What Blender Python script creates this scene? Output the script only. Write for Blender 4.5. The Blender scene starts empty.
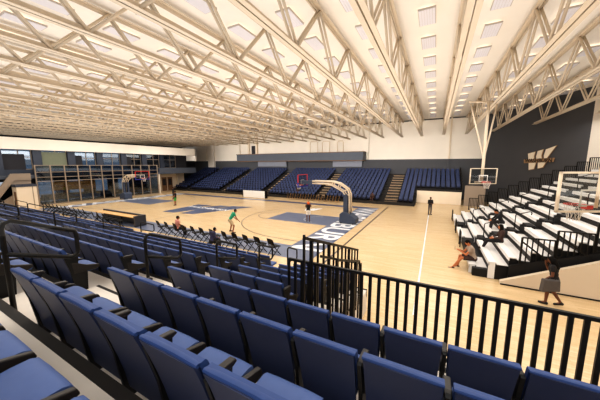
import bpy, math, random
from mathutils import Vector, Matrix
random.seed(7)
sc = bpy.context.scene
COL = sc.collection
PI = math.pi

# ------------------------------------------------------------------ helpers
def srgb(r, g, b):
    def f(c):
        c /= 255.0
        return c / 12.92 if c <= 0.04045 else ((c + 0.055) / 1.055) ** 2.4
    return (f(r), f(g), f(b), 1.0)

def mat(name, rgb, rough=0.6, metal=0.0, spec=0.4, var=0.0, scale=6.0, emit=0.0, bump=0.0):
    m = bpy.data.materials.new(name)
    m.use_nodes = True
    nt = m.node_tree
    b = nt.nodes['Principled BSDF']
    c = srgb(*rgb)
    b.inputs['Base Color'].default_value = c
    b.inputs['Roughness'].default_value = rough
    b.inputs['Metallic'].default_value = metal
    b.inputs['Specular IOR Level'].default_value = spec
    if emit:
        b.inputs['Emission Color'].default_value = c
        b.inputs['Emission Strength'].default_value = emit
    if var or bump:
        tc = nt.nodes.new('ShaderNodeTexCoord')
        no = nt.nodes.new('ShaderNodeTexNoise')
        no.inputs['Scale'].default_value = scale
        no.inputs['Detail'].default_value = 4
        nt.links.new(tc.outputs['Object'], no.inputs['Vector'])
        if var:
            cr = nt.nodes.new('ShaderNodeValToRGB')
            cr.color_ramp.elements[0].position = 0.3
            cr.color_ramp.elements[1].position = 0.7
            cr.color_ramp.elements[0].color = tuple(max(0, x * (1 - var)) for x in c[:3]) + (1,)
            cr.color_ramp.elements[1].color = tuple(min(1, x * (1 + var)) for x in c[:3]) + (1,)
            nt.links.new(no.outputs['Fac'], cr.inputs['Fac'])
            nt.links.new(cr.outputs['Color'], b.inputs['Base Color'])
        if bump:
            bp = nt.nodes.new('ShaderNodeBump')
            bp.inputs['Strength'].default_value = bump
            nt.links.new(no.outputs['Fac'], bp.inputs['Height'])
            nt.links.new(bp.outputs['Normal'], b.inputs['Normal'])
    return m

class MB:
    def __init__(s):
        s.v = []; s.f = []; s.m = []; s.sm = []
    def add(s, vs, fs, mi=0, smooth=False):
        o = len(s.v)
        s.v += [tuple(p) for p in vs]
        for f in fs:
            s.f.append([o + i for i in f]); s.m.append(mi); s.sm.append(smooth)
        return s
    def box(s, x0, x1, y0, y1, z0, z1, mi=0):
        vs = [(x0,y0,z0),(x1,y0,z0),(x1,y1,z0),(x0,y1,z0),(x0,y0,z1),(x1,y0,z1),(x1,y1,z1),(x0,y1,z1)]
        return s.add(vs, [(3,2,1,0),(4,5,6,7),(0,1,5,4),(1,2,6,5),(2,3,7,6),(3,0,4,7)], mi)
    def bar(s, a, b, w, h, mi=0, up=(0,0,1)):
        a = Vector(a); b = Vector(b); d = (b - a).normalized()
        u = Vector(up)
        if abs(d.dot(u)) > 0.98: u = Vector((0,1,0))
        r = d.cross(u).normalized(); u = r.cross(d).normalized()
        vs = []
        for p in (a, b):
            for i, j in ((-1,-1),(1,-1),(1,1),(-1,1)):
                vs.append(p + r * (i * w / 2) + u * (j * h / 2))
        return s.add(vs, [(3,2,1,0),(4,5,6,7),(0,1,5,4),(1,2,6,5),(2,3,7,6),(3,0,4,7)], mi)
    def tube(s, pts, r, n=8, mi=0, cap=True):
        pts = [Vector(p) for p in pts]
        rs = r if isinstance(r, (list, tuple)) else [r] * len(pts)
        vs = []; prev = None
        for i, p in enumerate(pts):
            d = (pts[min(i+1, len(pts)-1)] - pts[max(i-1, 0)]).normalized()
            if prev is None:
                u = Vector((0,0,1)) if abs(d.z) < 0.9 else Vector((1,0,0))
                x = d.cross(u).normalized()
            else:
                x = (prev - d * prev.dot(d)).normalized()
            prev = x; y = d.cross(x)
            for k in range(n):
                t = 2 * PI * k / n
                vs.append(p + (x * math.cos(t) + y * math.sin(t)) * rs[i])
        fs = []
        for i in range(len(pts) - 1):
            for k in range(n):
                k2 = (k + 1) % n
                fs.append((i*n + k, i*n + k2, (i+1)*n + k2, (i+1)*n + k))
        if cap:
            fs.append(tuple(reversed(range(n))))
            fs.append(tuple((len(pts)-1)*n + k for k in range(n)))
        return s.add(vs, fs, mi, True)
    def ball(s, c, rx, ry=None, rz=None, n=10, m=7, mi=0, rot=None):
        ry = rx if ry is None else ry; rz = rx if rz is None else rz
        c = Vector(c); vs = []; fs = []
        M = rot or Matrix.Identity(3)
        vs.append(c + M @ Vector((0,0,-rz)))
        for i in range(1, m):
            t = -PI/2 + PI * i / m
            for k in range(n):
                a = 2*PI*k/n
                vs.append(c + M @ Vector((rx*math.cos(t)*math.cos(a), ry*math.cos(t)*math.sin(a), rz*math.sin(t))))
        vs.append(c + M @ Vector((0,0,rz)))
        for k in range(n):
            fs.append((0, 1 + (k+1) % n, 1 + k))
            fs.append((len(vs)-1, 1 + (m-2)*n + k, 1 + (m-2)*n + (k+1) % n))
        for i in range(m-2):
            for k in range(n):
                a = 1 + i*n + k; b = 1 + i*n + (k+1) % n
                fs.append((a, b, b + n, a + n))
        return s.add(vs, fs, mi, True)
    def prism(s, poly, axis, a0, a1, mi=0):
        # poly: list of 2D points; axis 'x' -> (y,z), 'y' -> (x,z), 'z' -> (x,y)
        def P(p, a):
            return {'x': (a, p[0], p[1]), 'y': (p[0], a, p[1]), 'z': (p[0], p[1], a)}[axis]
        n = len(poly)
        vs = [P(p, a0) for p in poly] + [P(p, a1) for p in poly]
        fs = [tuple(reversed(range(n))), tuple(range(n, 2*n))]
        for i in range(n):
            j = (i+1) % n
            fs.append((i, j, n + j, n + i))
        return s.add(vs, fs, mi)
    def panel(s, st, nu=6, mi=0):
        # st: list of (yfront, yback, z, halfwidth) stations
        vs = []; W = 2*(nu+1)
        for (yf, yb, z, hw) in st:
            for k in range(nu+1):
                vs.append((-hw + 2*hw*k/nu, yf, z))
            for k in range(nu+1):
                vs.append((hw - 2*hw*k/nu, yb, z))
        fs = []
        for j in range(len(st)-1):
            for k in range(W):
                k2 = (k+1) % W
                fs.append((j*W+k2, j*W+k, (j+1)*W+k, (j+1)*W+k2))
        fs.append(tuple(range(W)))
        fs.append(tuple(reversed([(len(st)-1)*W + k for k in range(W)])))
        return s.add(vs, fs, mi, True)
    def mesh(s, name, mats):
        me = bpy.data.meshes.new(name)
        me.from_pydata(s.v, [], s.f)
        for m in mats if isinstance(mats, (list, tuple)) else [mats]:
            me.materials.append(m)
        me.polygons.foreach_set('material_index', s.m)
        me.polygons.foreach_set('use_smooth', s.sm)
        me.update()
        return me
    def build(s, name, mats, parent=None, loc=None, rotz=0):
        o = bpy.data.objects.new(name, s.mesh(name, mats))
        COL.objects.link(o)
        if parent: o.parent = parent
        if loc: o.location = loc
        if rotz: o.rotation_euler = (0, 0, rotz)
        return o

def smooth_by_angle(o, deg=40):
    me = o.data
    try:
        me.set_sharp_from_angle(angle=math.radians(deg))
    except Exception:
        pass
    return o

def bevel(o, w=0.01, seg=2):
    md = o.modifiers.new('bevel', 'BEVEL'); md.width = w; md.segments = seg
    md.limit_method = 'ANGLE'; md.angle_limit = math.radians(35)
    return o

def tag(o, label, cat, group=None, kind=None):
    if label: o['label'] = label
    if cat: o['category'] = cat
    if group: o['group'] = group
    if kind: o['kind'] = kind
    return o

def thing(name, label, cat, loc=(0,0,0), rotz=0, group=None):
    o = bpy.data.objects.new(name, None); COL.objects.link(o)
    o.empty_display_size = 0.2
    o.location = loc; o.rotation_euler = (0, 0, rotz)
    return tag(o, label, cat, group)

KIDS = {}
def tree_copy(src, loc, rotz=0, label=None, group=None, scale=None):
    r = src.copy(); COL.objects.link(r)
    r.location = loc; r.rotation_euler = (0, 0, rotz)
    if scale: r.scale = scale
    if label: r['label'] = label
    if group: r['group'] = group
    for ch in kids(src):
        c = ch.copy(); COL.objects.link(c); c.parent = r
        for g in kids(ch):
            d = g.copy(); COL.objects.link(d); d.parent = c
    return r
def kids(o):
    if o.name not in KIDS:
        KIDS[o.name] = list(o.children)
    return KIDS[o.name]

def struct(name, mb, m, parent=None):
    o = mb.build(name, m, parent)
    if not parent: o['kind'] = 'structure'
    return o

ORD = ['zeroth','first','second','third','fourth','fifth','sixth','seventh','eighth','ninth','tenth','eleventh','twelfth','thirteenth',
       'fourteenth','fifteenth','sixteenth','seventeenth','eighteenth','nineteenth','twentieth','twenty-first','twenty-second','twenty-third','twenty-fourth']

# ------------------------------------------------------------------ camera
F = 255.0; CAMH = 4.8
yv = Vector(((436-300)/F, (200-165)/F, -1.0)).normalized()
pitch = math.atan(35/F)
up = Vector((0, math.cos(pitch), math.sin(pitch)))
yv = (yv - up * yv.dot(up)).normalized()
xv = yv.cross(up)
R = Matrix((xv, yv, up))           # camera vector -> world vector
cam_data = bpy.data.cameras.new('camera')
cam_data.sensor_width = 36.0
cam_data.lens = 36.0 * F / 600.0
cam_data.clip_start = 0.05; cam_data.clip_end = 500
cam = bpy.data.objects.new('camera', cam_data); COL.objects.link(cam)
cam.matrix_world = Matrix.Translation((0, 0, CAMH)) @ R.to_4x4()
sc.camera = cam
def proj(x, y, z):
    c = R.transposed() @ Vector((x, y, z - CAMH))
    if c.z > -0.05: return None
    return (300 + F * c.x / -c.z, 200 - F * c.y / -c.z, -c.z)
def seen(x, y, z, mg=25):
    p = proj(x, y, z)
    return bool(p) and -mg < p[0] < 600 + mg and -mg < p[1] < 400 + mg

# ------------------------------------------------------------------ materials
def wood_floor():
    m = bpy.data.materials.new('maple_floor'); m.use_nodes = True
    nt = m.node_tree; b = nt.nodes['Principled BSDF']; L = nt.links.new
    tc = nt.nodes.new('ShaderNodeTexCoord')
    mp = nt.nodes.new('ShaderNodeMapping'); mp.inputs['Scale'].default_value = (0.35, 9.0, 1)
    L(tc.outputs['Object'], mp.inputs['Vector'])
    n1 = nt.nodes.new('ShaderNodeTexNoise'); n1.inputs['Scale'].default_value = 1.6; n1.inputs['Detail'].default_value = 5
    L(mp.outputs['Vector'], n1.inputs['Vector'])
    br = nt.nodes.new('ShaderNodeTexBrick')
    br.inputs['Scale'].default_value = 1.0
    br.inputs['Brick Width'].default_value = 1.3; br.inputs['Row Height'].default_value = 0.11
    br.inputs['Mortar Size'].default_value = 0.002
    br.inputs['Color1'].default_value = srgb(234, 206, 164)
    br.inputs['Color2'].default_value = srgb(224, 194, 150)
    br.inputs['Mortar'].default_value = srgb(206, 168, 120)
    L(tc.outputs['Object'], br.inputs['Vector'])
    cr = nt.nodes.new('ShaderNodeValToRGB')
    cr.color_ramp.elements[0].position = 0.3; cr.color_ramp.elements[0].color = (0.80, 0.78, 0.74, 1)
    cr.color_ramp.elements[1].position = 0.7; cr.color_ramp.elements[1].color = (1, 1, 1, 1)
    L(n1.outputs['Fac'], cr.inputs['Fac'])
    mx = nt.nodes.new('ShaderNodeMixRGB'); mx.blend_type = 'MULTIPLY'; mx.inputs['Fac'].default_value = 0.7
    L(br.outputs['Color'], mx.inputs['Color1']); L(cr.outputs['Color'], mx.inputs['Color2'])
    L(mx.outputs['Color'], b.inputs['Base Color'])
    b.inputs['Roughness'].default_value = 0.22
    b.inputs['Specular IOR Level'].default_value = 0.5
    return m

M = dict(
    floor=wood_floor(),
    paint_grey=mat('court_grey_paint', (104, 112, 134), 0.3, var=0.05, scale=2),
    paint_navy=mat('court_navy_paint', (72, 84, 116), 0.3, var=0.05, scale=2),
    paint_white=mat('court_white_paint', (238, 238, 240), 0.3),
    paint_line=mat('court_dark_line', (70, 58, 52), 0.35),
    ceiling=mat('ceiling_deck', (240, 233, 223), 0.9, var=0.02, scale=0.5),
    truss=mat('cream_steel', (212, 196, 174), 0.55, var=0.04, scale=1.5),
    white_wall=mat('white_wall', (236, 226, 212), 0.85, var=0.02, scale=0.7),
    dark_wall=mat('dark_grey_wall', (80, 80, 83), 0.8, var=0.03, scale=0.6),
    slate=mat('slate_panel', (80, 85, 95), 0.6, var=0.04, scale=1),
    slate_light=mat('slate_light_panel', (134, 136, 146), 0.6, var=0.04, scale=1),
    black=mat('black_metal', (20, 19, 19), 0.45, spec=0.35),
    railmat=mat('black_rail', (26, 23, 20), 0.5, spec=0.3),
    brownblack=mat('armrest_black', (36, 31, 28), 0.45, var=0.08, scale=20),
    seat_blue=mat('seat_blue_fabric', (46, 70, 122), 0.55, var=0.05, scale=14, bump=0.02),
    seat_pan=mat('seat_pan_blue', (70, 92, 142), 0.6, var=0.04, scale=14, bump=0.02),
    seat_back=mat('seat_shell_navy', (52, 61, 92), 0.42, var=0.04, scale=8),
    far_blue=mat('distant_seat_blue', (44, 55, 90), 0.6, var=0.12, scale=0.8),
    far_pan=mat('distant_seat_pan', (20, 26, 50), 0.7),  # far pans coloured dark so the gaps between backs look shaded
    terrace=mat('pale_concrete', (226, 218, 208), 0.8, var=0.04, scale=3, bump=0.03),
    tread_tan=mat('tan_tread', (178, 150, 118), 0.8, var=0.06, scale=3),
    nosing=mat('dark_nosing', (36, 32, 29), 0.7),
    beige=mat('beige_panel', (226, 208, 184), 0.75, var=0.03, scale=1),
    bench_white=mat('bleacher_white', (240, 236, 232), 0.35, var=0.02, scale=2),
    deck_grey=mat('bleacher_deck', (226, 222, 218), 0.6, var=0.03, scale=2),
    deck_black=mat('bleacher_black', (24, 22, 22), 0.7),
    wood_brown=mat('brown_wood_panel', (196, 122, 44), 0.5, var=0.25, scale=3),
    wood_dark=mat('dark_brown_wall', (120, 88, 62), 0.7, var=0.1, scale=2),
    table_wood=mat('table_wood', (216, 170, 108), 0.4, var=0.08, scale=6),
    mullion=mat('tan_mullion', (150, 133, 116), 0.5),
    navy_col=mat('navy_column', (60, 65, 78), 0.6, var=0.04),
    dark_room=mat('dark_room', (48, 46, 50), 0.8, var=0.15, scale=0.8),
    partition=mat('taupe_partition', (150, 134, 118), 0.8),
    olive=mat('olive_blind', (132, 134, 112), 0.8, var=0.05),
    steel=mat('brushed_steel', (190, 178, 164), 0.35, metal=0.6),
    hoop_cream=mat('hoop_cream_steel', (222, 204, 180), 0.45),
    hoop_pad=mat('hoop_pad_slate', (66, 74, 92), 0.6),
    rim_red=mat('rim_red', (216, 50, 36), 0.45),
    pad_blue=mat('hoop_blue_padding', (50, 56, 150), 0.5),
    net_white=mat('net_white', (235, 228, 220), 0.8),
    chair_black=mat('chair_black', (15, 14, 14), 0.6, spec=0.2),
    chair_tan=mat('chair_tan_legs', (170, 124, 72), 0.5),
    led=mat('led_board_dark', (54, 54, 60), 0.4),
    sign_white=mat('white_sign_panel', (240, 236, 230), 0.5),
    logo_cream=mat('logo_cream', (240, 226, 202), 0.5),
    logo_tan=mat('logo_tan_border', (156, 122, 88), 0.5),
    logo_dark=mat('logo_dark_letter', (34, 28, 26), 0.5),
    diffuser=mat('light_diffuser', (222, 219, 224), 0.6, emit=0.04),
    halo_fill=mat('halo_fill_glow', (250, 240, 226), 0.6, emit=0.9),  # added glow, fills the panels' dark halos on the ceiling
    light_frame=mat('light_frame', (196, 186, 178), 0.5),
    skin_a=mat('skin_brown', (150, 92, 62), 0.55, var=0.05, scale=8),
    skin_b=mat('skin_dark', (112, 68, 46), 0.55, var=0.05, scale=8),
    skin_c=mat('skin_tan', (196, 120, 78), 0.55, var=0.05, scale=8),
    hair=mat('hair_black', (14, 11, 10), 0.7, spec=0.15),
    eye=mat('eye_dark', (16, 12, 10), 0.3),
    shoe=mat('shoe_dark', (32, 28, 26), 0.5),
    ball=mat('ball_orange', (224, 104, 44), 0.6, var=0.06, scale=30),
    c_black=mat('cloth_black', (32, 30, 32), 0.8, var=0.1, scale=10),
    c_navy=mat('cloth_navy', (46, 44, 74), 0.8, var=0.1, scale=10),
    c_green=mat('cloth_green', (44, 152, 112), 0.8, var=0.08, scale=10),
    c_khaki=mat('cloth_khaki', (206, 178, 140), 0.8, var=0.06, scale=10),
    c_white=mat('cloth_white', (230, 222, 212), 0.8),
    c_pink=mat('cloth_pink', (206, 138, 124), 0.8, var=0.08, scale=10),
    c_taupe=mat('cloth_taupe', (170, 150, 132), 0.8, var=0.06, scale=10),
    c_brown=mat('cloth_brown', (66, 46, 40), 0.8, var=0.1, scale=10),
    c_grey=mat('cloth_grey', (88, 82, 80), 0.8, var=0.08, scale=10),
    c_grass=mat('cloth_bright_green', (52, 150, 60), 0.8),
    phone=mat('phone_black', (18, 18, 20), 0.2),
)
def glass(name, tint, alpha, rough=0.04):
    m = bpy.data.materials.new(name); m.use_nodes = True
    nt = m.node_tree; nt.nodes.remove(nt.nodes['Principled BSDF'])
    out = nt.nodes['Material Output']
    tr = nt.nodes.new('ShaderNodeBsdfTransparent'); tr.inputs['Color'].default_value = srgb(*tint)
    gl = nt.nodes.new('ShaderNodeBsdfGlossy'); gl.inputs['Roughness'].default_value = rough
    gl.inputs['Color'].default_value = srgb(230, 238, 245)
    mx = nt.nodes.new('ShaderNodeMixShader'); mx.inputs['Fac'].default_value = alpha
    nt.links.new(tr.outputs[0], mx.inputs[1]); nt.links.new(gl.outputs[0], mx.inputs[2])
    nt.links.new(mx.outputs[0], out.inputs['Surface'])
    return m
M['glass'] = glass('wall_glass', (172, 184, 196), 0.11)
M['board_glass'] = glass('backboard_glass', (240, 240, 238), 0.05)

# ------------------------------------------------------------------ dimensions
CEIL = 11.3
XL = -41.6                 # glazed end wall
YF = 41.9                  # far side wall
A0 = Vector((5.5, 41.9)); A1 = Vector((11.6, 30.4))   # angled wall
AD = (A1 - A0).normalized(); AN = Vector((AD.y, -AD.x))  # AN points into the hall? fixed below
if AN.dot(Vector((-5, 20)) - A0) < 0: AN = -AN

# ------------------------------------------------------------------ floor and court
fl = MB(); fl.box(-50, 16, -8, 44, -0.2, 0.0)
floor = struct('floor', fl, M['floor'])

CX, CY = -22.0, 20.4
def flat(name, m, polys, z):
    mb = MB()
    for p in polys:
        n = len(p)
        mb.add([(x, y, z) for x, y in p], [tuple(range(n))])
    o = mb.build(name, m, floor)
    return o
def rect(x0, x1, y0, y1): return [(x0,y0),(x1,y0),(x1,y1),(x0,y1)]
def strip(pts, w):
    out = []
    for i in range(len(pts)-1):
        a = Vector(pts[i]); b = Vector(pts[i+1]); d = (b-a).normalized(); n = Vector((-d.y, d.x)) * w/2
        e = d * w * 0.3
        out.append([tuple(a-n-e), tuple(b-n+e), tuple(b+n+e), tuple(a+n-e)])
    return out
def arc(cx, cy, r, a0, a1, n=40):
    return [(cx + r*math.cos(math.radians(a0+(a1-a0)*i/n)), cy + r*math.sin(math.radians(a0+(a1-a0)*i/n))) for i in range(n+1)]
XB0, XB1 = -36.6, -7.4          # baselines
YS0, YS1 = 12.9, 28.0           # sidelines
flat('boundary_band', M['paint_navy'], [rect(XB0-1.9, XB1+2.0, YS1, YS1+1.0)], 0.004)
flat('boundary_band', M['paint_grey'], [rect(XB0-1.9, XB1+2.0, YS0-1.9, YS0)], 0.004)
flat('boundary_band', M['paint_grey'], [rect(XB1, XB1+2.0, YS0, YS1)], 0.004)
flat('boundary_band', M['paint_grey'], [rect(XB0-1.9, XB0, YS0, YS1)], 0.004)
flat('boundary_edge', M['paint_navy'], strip([(XB1+2.0, YS0-1.9), (XB1+2.0, YS1+1.0)], 0.16), 0.006)
flat('key_paint', M['paint_grey'], [rect(XB1-5.8, XB1, CY-1.83, CY+1.83)], 0.005)
flat('key_paint', M['paint_grey'], [rect(XB0, XB0+5.8, CY-1.83, CY+1.83)], 0.005)
W = 0.06
flat('free_throw_arc', M['paint_line'], strip(arc(XB1-5.8, CY, 1.83, 90, 270), W), 0.006)
flat('free_throw_arc', M['paint_line'], strip(arc(XB0+5.8, CY, 1.83, -90, 90), W), 0.006)
th = math.degrees(math.asin(6.6/6.75))
flat('three_point_line', M['paint_line'], strip([(XB1, CY+6.6), (XB1-1.6, CY+6.6)] + arc(XB1-1.6, CY, 6.6, 90, 270) + [(XB1, CY-6.6)], W), 0.0065)
flat('three_point_line', M['paint_line'], strip([(XB0, CY-6.6)] + arc(XB0+1.6, CY, 6.6, -90, 90) + [(XB0, CY+6.6)], W), 0.0065)
flat('half_court_line', M['paint_line'], strip([(CX, YS0), (CX, YS1)], W), 0.006)
flat('center_circle', M['paint_line'], strip(arc(CX, CY, 1.83, 0, 360), W), 0.0065)
flat('training_line', M['paint_line'], strip([(-4.6, 10.5), (-4.6, 30.6)], 0.10), 0.006)
flat('training_line', M['paint_white'], strip([(-0.33, 8.5), (-0.33, 27.2)], 0.07), 0.006)
for yy in (27.9, 25.0, 20.5, 17.6):
    flat('training_line', M['tread_tan'], strip([(-0.33 if yy < 26 else -4, yy), (1.5, yy)], 0.04), 0.006)
flat('restricted_arc', M['paint_white'], strip(arc(XB1-1.6, CY, 1.22, 90, 270, 20), 0.05), 0.0072)
# centre-court emblem: block W with slanted top, spread across the middle
def wpoly(s, ox, oy, rz, z, name, m, par):
    # block W outline (unit width about 1), slanted upper edge
    P = [(-0.50,0.30),(-0.20,0.36),(-0.24,0.02),(-0.02,0.40),(0.16,0.43),(0.12,0.04),(0.22,0.45),(0.62,0.55),(0.22,-0.42),(-0.02,-0.46),(-0.04,-0.10),(-0.16,-0.48),(-0.40,-0.5)]
    c, si = math.cos(rz), math.sin(rz)
    pts = [(ox + s*(x*c - y*si), oy + s*(x*si + y*c)) for x, y in P]
    mb = MB(); mb.add([(x, y, z) for x, y in pts], [tuple(range(len(pts)))])
    return mb.build(name, m, par)
wpoly(6.4, CX-0.3, CY-0.8, 0.0, 0.008, 'center_emblem', M['paint_navy'], floor)

def text(name, body, size, m, parent, loc, rot, extrude=0.0, offset=0.0, sx=1.0, shear=0.0):
    cu = bpy.data.curves.new(name, 'FONT'); cu.body = body; cu.size = size
    cu.align_x = 'CENTER'; cu.align_y = 'CENTER'; cu.extrude = extrude; cu.offset = offset; cu.shear = shear
    cu.materials.append(m)
    o = bpy.data.objects.new(name, cu); COL.objects.link(o)
    o.location = loc; o.rotation_euler = rot; o.scale = (sx, 1, 1)
    dg = bpy.context.evaluated_depsgraph_get(); dg.update()
    me = bpy.data.meshes.new_from_object(o.evaluated_get(dg)); me.name = name
    bpy.data.objects.remove(o); bpy.data.curves.remove(cu)
    o = bpy.data.objects.new(name, me); COL.objects.link(o)
    o.location = loc; o.rotation_euler = rot; o.scale = (sx, 1, 1)
    if parent: o.parent = parent
    return o
# baseline lettering, read from the court
text('baseline_lettering', 'WASHBURN', 2.62, M['paint_white'], floor, (XB1+1.0, CY, 0.012), (0, 0, -PI/2), offset=0.055, sx=1.10)
text('baseline_lettering', 'WASHBURN', 2.62, M['paint_white'], floor, (XB0-0.95, CY, 0.012), (0, 0, PI/2), offset=0.07, sx=1.10)
text('emblem_lettering', 'WASHBURN', 1.15, M['paint_white'], floor, (CX-0.2, CY-0.4, 0.014), (0, 0, 0), offset=0.02, sx=0.95)
wpoly(1.6, -12.6+1.0, CY+4.4, 0.2, 0.008, 'side_emblem', M['paint_white'], floor)

# ------------------------------------------------------------------ ceiling, walls
cb = MB()
cb.box(-54.3, 5.5, -6, YF+0.3, CEIL, CEIL+0.3)
cb.prism([(5.5,-6),(16,-6),(16,30.4),(11.6,30.6),(5.5,42.2)], 'z', CEIL, CEIL+0.3)
struct('ceiling', cb, M['ceiling'])
trim = MB(); trim.box(-46, 5.5, YF-0.06, YF, CEIL-0.14, CEIL)
struct('trim_1', trim, M['nosing'])

wf = MB()
wf.box(-54.3, -20.0, YF, YF+0.3, 5.65, CEIL, 0); wf.box(-20.0, 5.7, YF, YF+0.3, 5.65, CEIL, 0)
wf.box(-54.3, 5.7, YF, YF+0.3, 0, 5.65, 1)
struct('wall_far', wf, [M['white_wall'], M['dark_wall']])
wa = MB()
def awall(s0, s1, z0, z1, t=0.25, mi=0, off=0.0, mb=wa):
    a = A0 + AD*s0 - AN*(-off); b = A0 + AD*s1 + AN*off
    vs = [(a.x,a.y,z0),(b.x,b.y,z0),(b.x-AN.x*t,b.y-AN.y*t,z0),(a.x-AN.x*t,a.y-AN.y*t,z0)]
    vs += [(x,y,z1) for x,y,_ in vs]
    mb.add(vs, [(0,1,2,3),(7,6,5,4),(4,5,1,0),(5,6,2,1),(6,7,3,2),(7,4,0,3)], mi)
awall(0, 12.45, 0, CEIL, mi=0); awall(12.45, 14.5, 0, CEIL, mi=1)
struct('wall_angled', wa, [M['dark_wall'], M['white_wall']])
wr = MB(); wr.box(14.0, 14.3, -6, 30, 0, CEIL)
struct('wall_right', wr, M['white_wall'])

# pilasters and downpipes on the far wall
def pilaster(x0, x1, z0, z1, d, m, label, name='wall_pilaster', nm=None):
    o = MB(); o.box(x0, x1, YF-d, YF, z0, z1)
    b = o.build(name, m); b['kind'] = 'structure'
    return b
pilaster(-48.4, -46.0, 5.65, CEIL, 0.25, M['white_wall'], '')
pilaster(-45.3, -43.4, 4.2, CEIL, 0.35, M['white_wall'], '')
pilaster(-36.6, -36.1, 6.95, CEIL, 0.35, M['white_wall'], '')
pilaster(-34.0, -33.6, 6.95, CEIL, 0.3, M['beige'], '')
pilaster(-32.0, -31.6, 6.95, CEIL, 0.3, M['beige'], '')
pilaster(-9.95, -9.65, 5.65, CEIL, 0.3, M['white_wall'], '')
pilaster(1.45, 1.65, 5.65, CEIL, 0.25, M['beige'], '')
pilaster(1.45, 1.65, 3.4, 5.65, 0.25, M['dark_wall'], '')
nb = MB(); nb.box(-33.2, -32.3, YF-0.05, YF, 6.9, 8.6); nb.build('wall_niche', M['dark_room'])['kind'] = 'structure'
# thin framed ducts between press box and roof
def ufr(x0, x1, zt):
    t = MB(); y = YF-1.0
    t.tube([(x0,y,6.91),(x0,y,zt-0.2),(x0+0.15,y,zt),(x1-0.15,y,zt),(x1,y,zt-0.2),(x1,y,6.91)], 0.08, 8)
    return t
UF = [(-19.6,-18.2),(-17.3,-16.0),(-14.6,-13.6)]
for i,(a,b) in enumerate(UF):
    o = ufr(a, b, 8.8 - 0.05*i).build('pipe_loop', M['hoop_cream'])
    tag(o, 'pale bent pipe loop standing on the slate press box, ' + ORD[i+1] + ' from the glazed wall', 'pipe', 'pipe loops on the press box')

# press box
pb = thing('press_box', 'long slate-grey press box hung on the white wall above the seats', 'press box', (-22.8, 40.9, 5.5))
b_ = MB(); b_.box(-12.7, 12.7, -0.9, 0.98, 0.06, 1.30); b_.build('box_body', M['slate'], pb)
b_ = MB(); b_.box(-12.8, 12.75, -0.97, 0.98, 1.30, 1.40); b_.build('top_ledge', M['wood_dark'], pb)
b_ = MB(); b_.box(-12.8, 12.75, -0.97, 0.98, -0.04, 0.06); b_.build('bottom_ledge', M['wood_dark'], pb)
for x0, x1 in ((-8.6, -2.0), (7.2, 12.2)):
    b_ = MB(); b_.box(x0, x1, 0.6, 0.98, -1.0, -0.04); b_.build('support_panel', M['slate_light'], pb)

# left (glazed) end wall ---------------------------------------------------
wl = MB()
wl.box(XL-0.3, XL, -6, 35.2, 6.55, 7.85, 0)
wl.box(-54, XL-0.3, -6, 35.2, 7.75, 7.85, 1)
wl.box(-54.3, -54, -6, YF+0.3, 7.85, CEIL, 1)  # dark colour carries the darkness above the mezzanine
wl.box(-50.3, -50, 26, YF+0.3, 0, 7.75, 1)
wl.box(-50, XL, 35.0, 35.25, 5.6, 7.85, 0)
struct('wall_left', wl, [M['white_wall'], M['dark_room']])
# upper storey slab, back walls with openings
ub = MB()
ub.box(-47, XL-0.05, -6, 35.0, 3.25, 3.6, 0)
struct('floor_upper', ub, M['slate'])
bw = MB()
XB = -44.2
cols = [(6.0,6.8),(9.4,10.2),(12.75,13.55),(16.15,16.95),(19.5,20.3),(22.8,23.6),(26.05,26.85),(29.3,30.0)]
bw.box(XB-0.2, XB, -6, 35, 3.6, 4.25, 0)
bw.box(XB-0.2, XB, -6, 35, 6.9, 8.0, 0)
for a, b in cols: bw.box(XB-0.2, XB+0.35, a, b, 3.6, 6.9, 0)
bw.box(XB-0.2, XB, -6, 5.9, 4.25, 6.9, 0)
bw.box(XB-0.2, XB, 32.6, 35, 4.25, 6.9, 1)
struct('wall_upper_back', bw, [M['navy_col'], M['dark_room']])
for i in range(len(cols)):
    y0 = cols[i][1]; y1 = cols[i+1][0] if i+1 < len(cols) else 32.6
    fr = MB()
    for yy in (y0+0.04, y1-0.04, (y0*0.45+y1*0.55)): fr.box(XB-0.16, XB-0.04, yy-0.04, yy+0.04, 4.25, 6.9)
    for zz in (4.29, 5.75, 6.86): fr.box(XB-0.16, XB-0.04, y0, y1, zz-0.04, zz+0.04)
    w = fr.build('window_%d' % (i+1), M['mullion']); w['kind'] = 'structure'
    pn = MB(); pn.box(XB-0.11, XB-0.09, y0, y1, 4.25, 6.9); pn.build('pane', M['glass'], w)
    if i == 2:
        bl = MB(); bl.box(XB-0.03, XB-0.01, y0+0.05, y1-0.05, 4.3, 6.45); bl.build('roller_blind', M['olive'], w)
    if i in (1, 3, 5):
        bl = MB(); bl.box(XB-0.03, XB-0.01, y0, y0+(y1-y0)*(0.75 if i == 1 else 0.35), 4.25, 6.1); bl.build('dark_screen', M['dark_room'], w)
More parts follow.
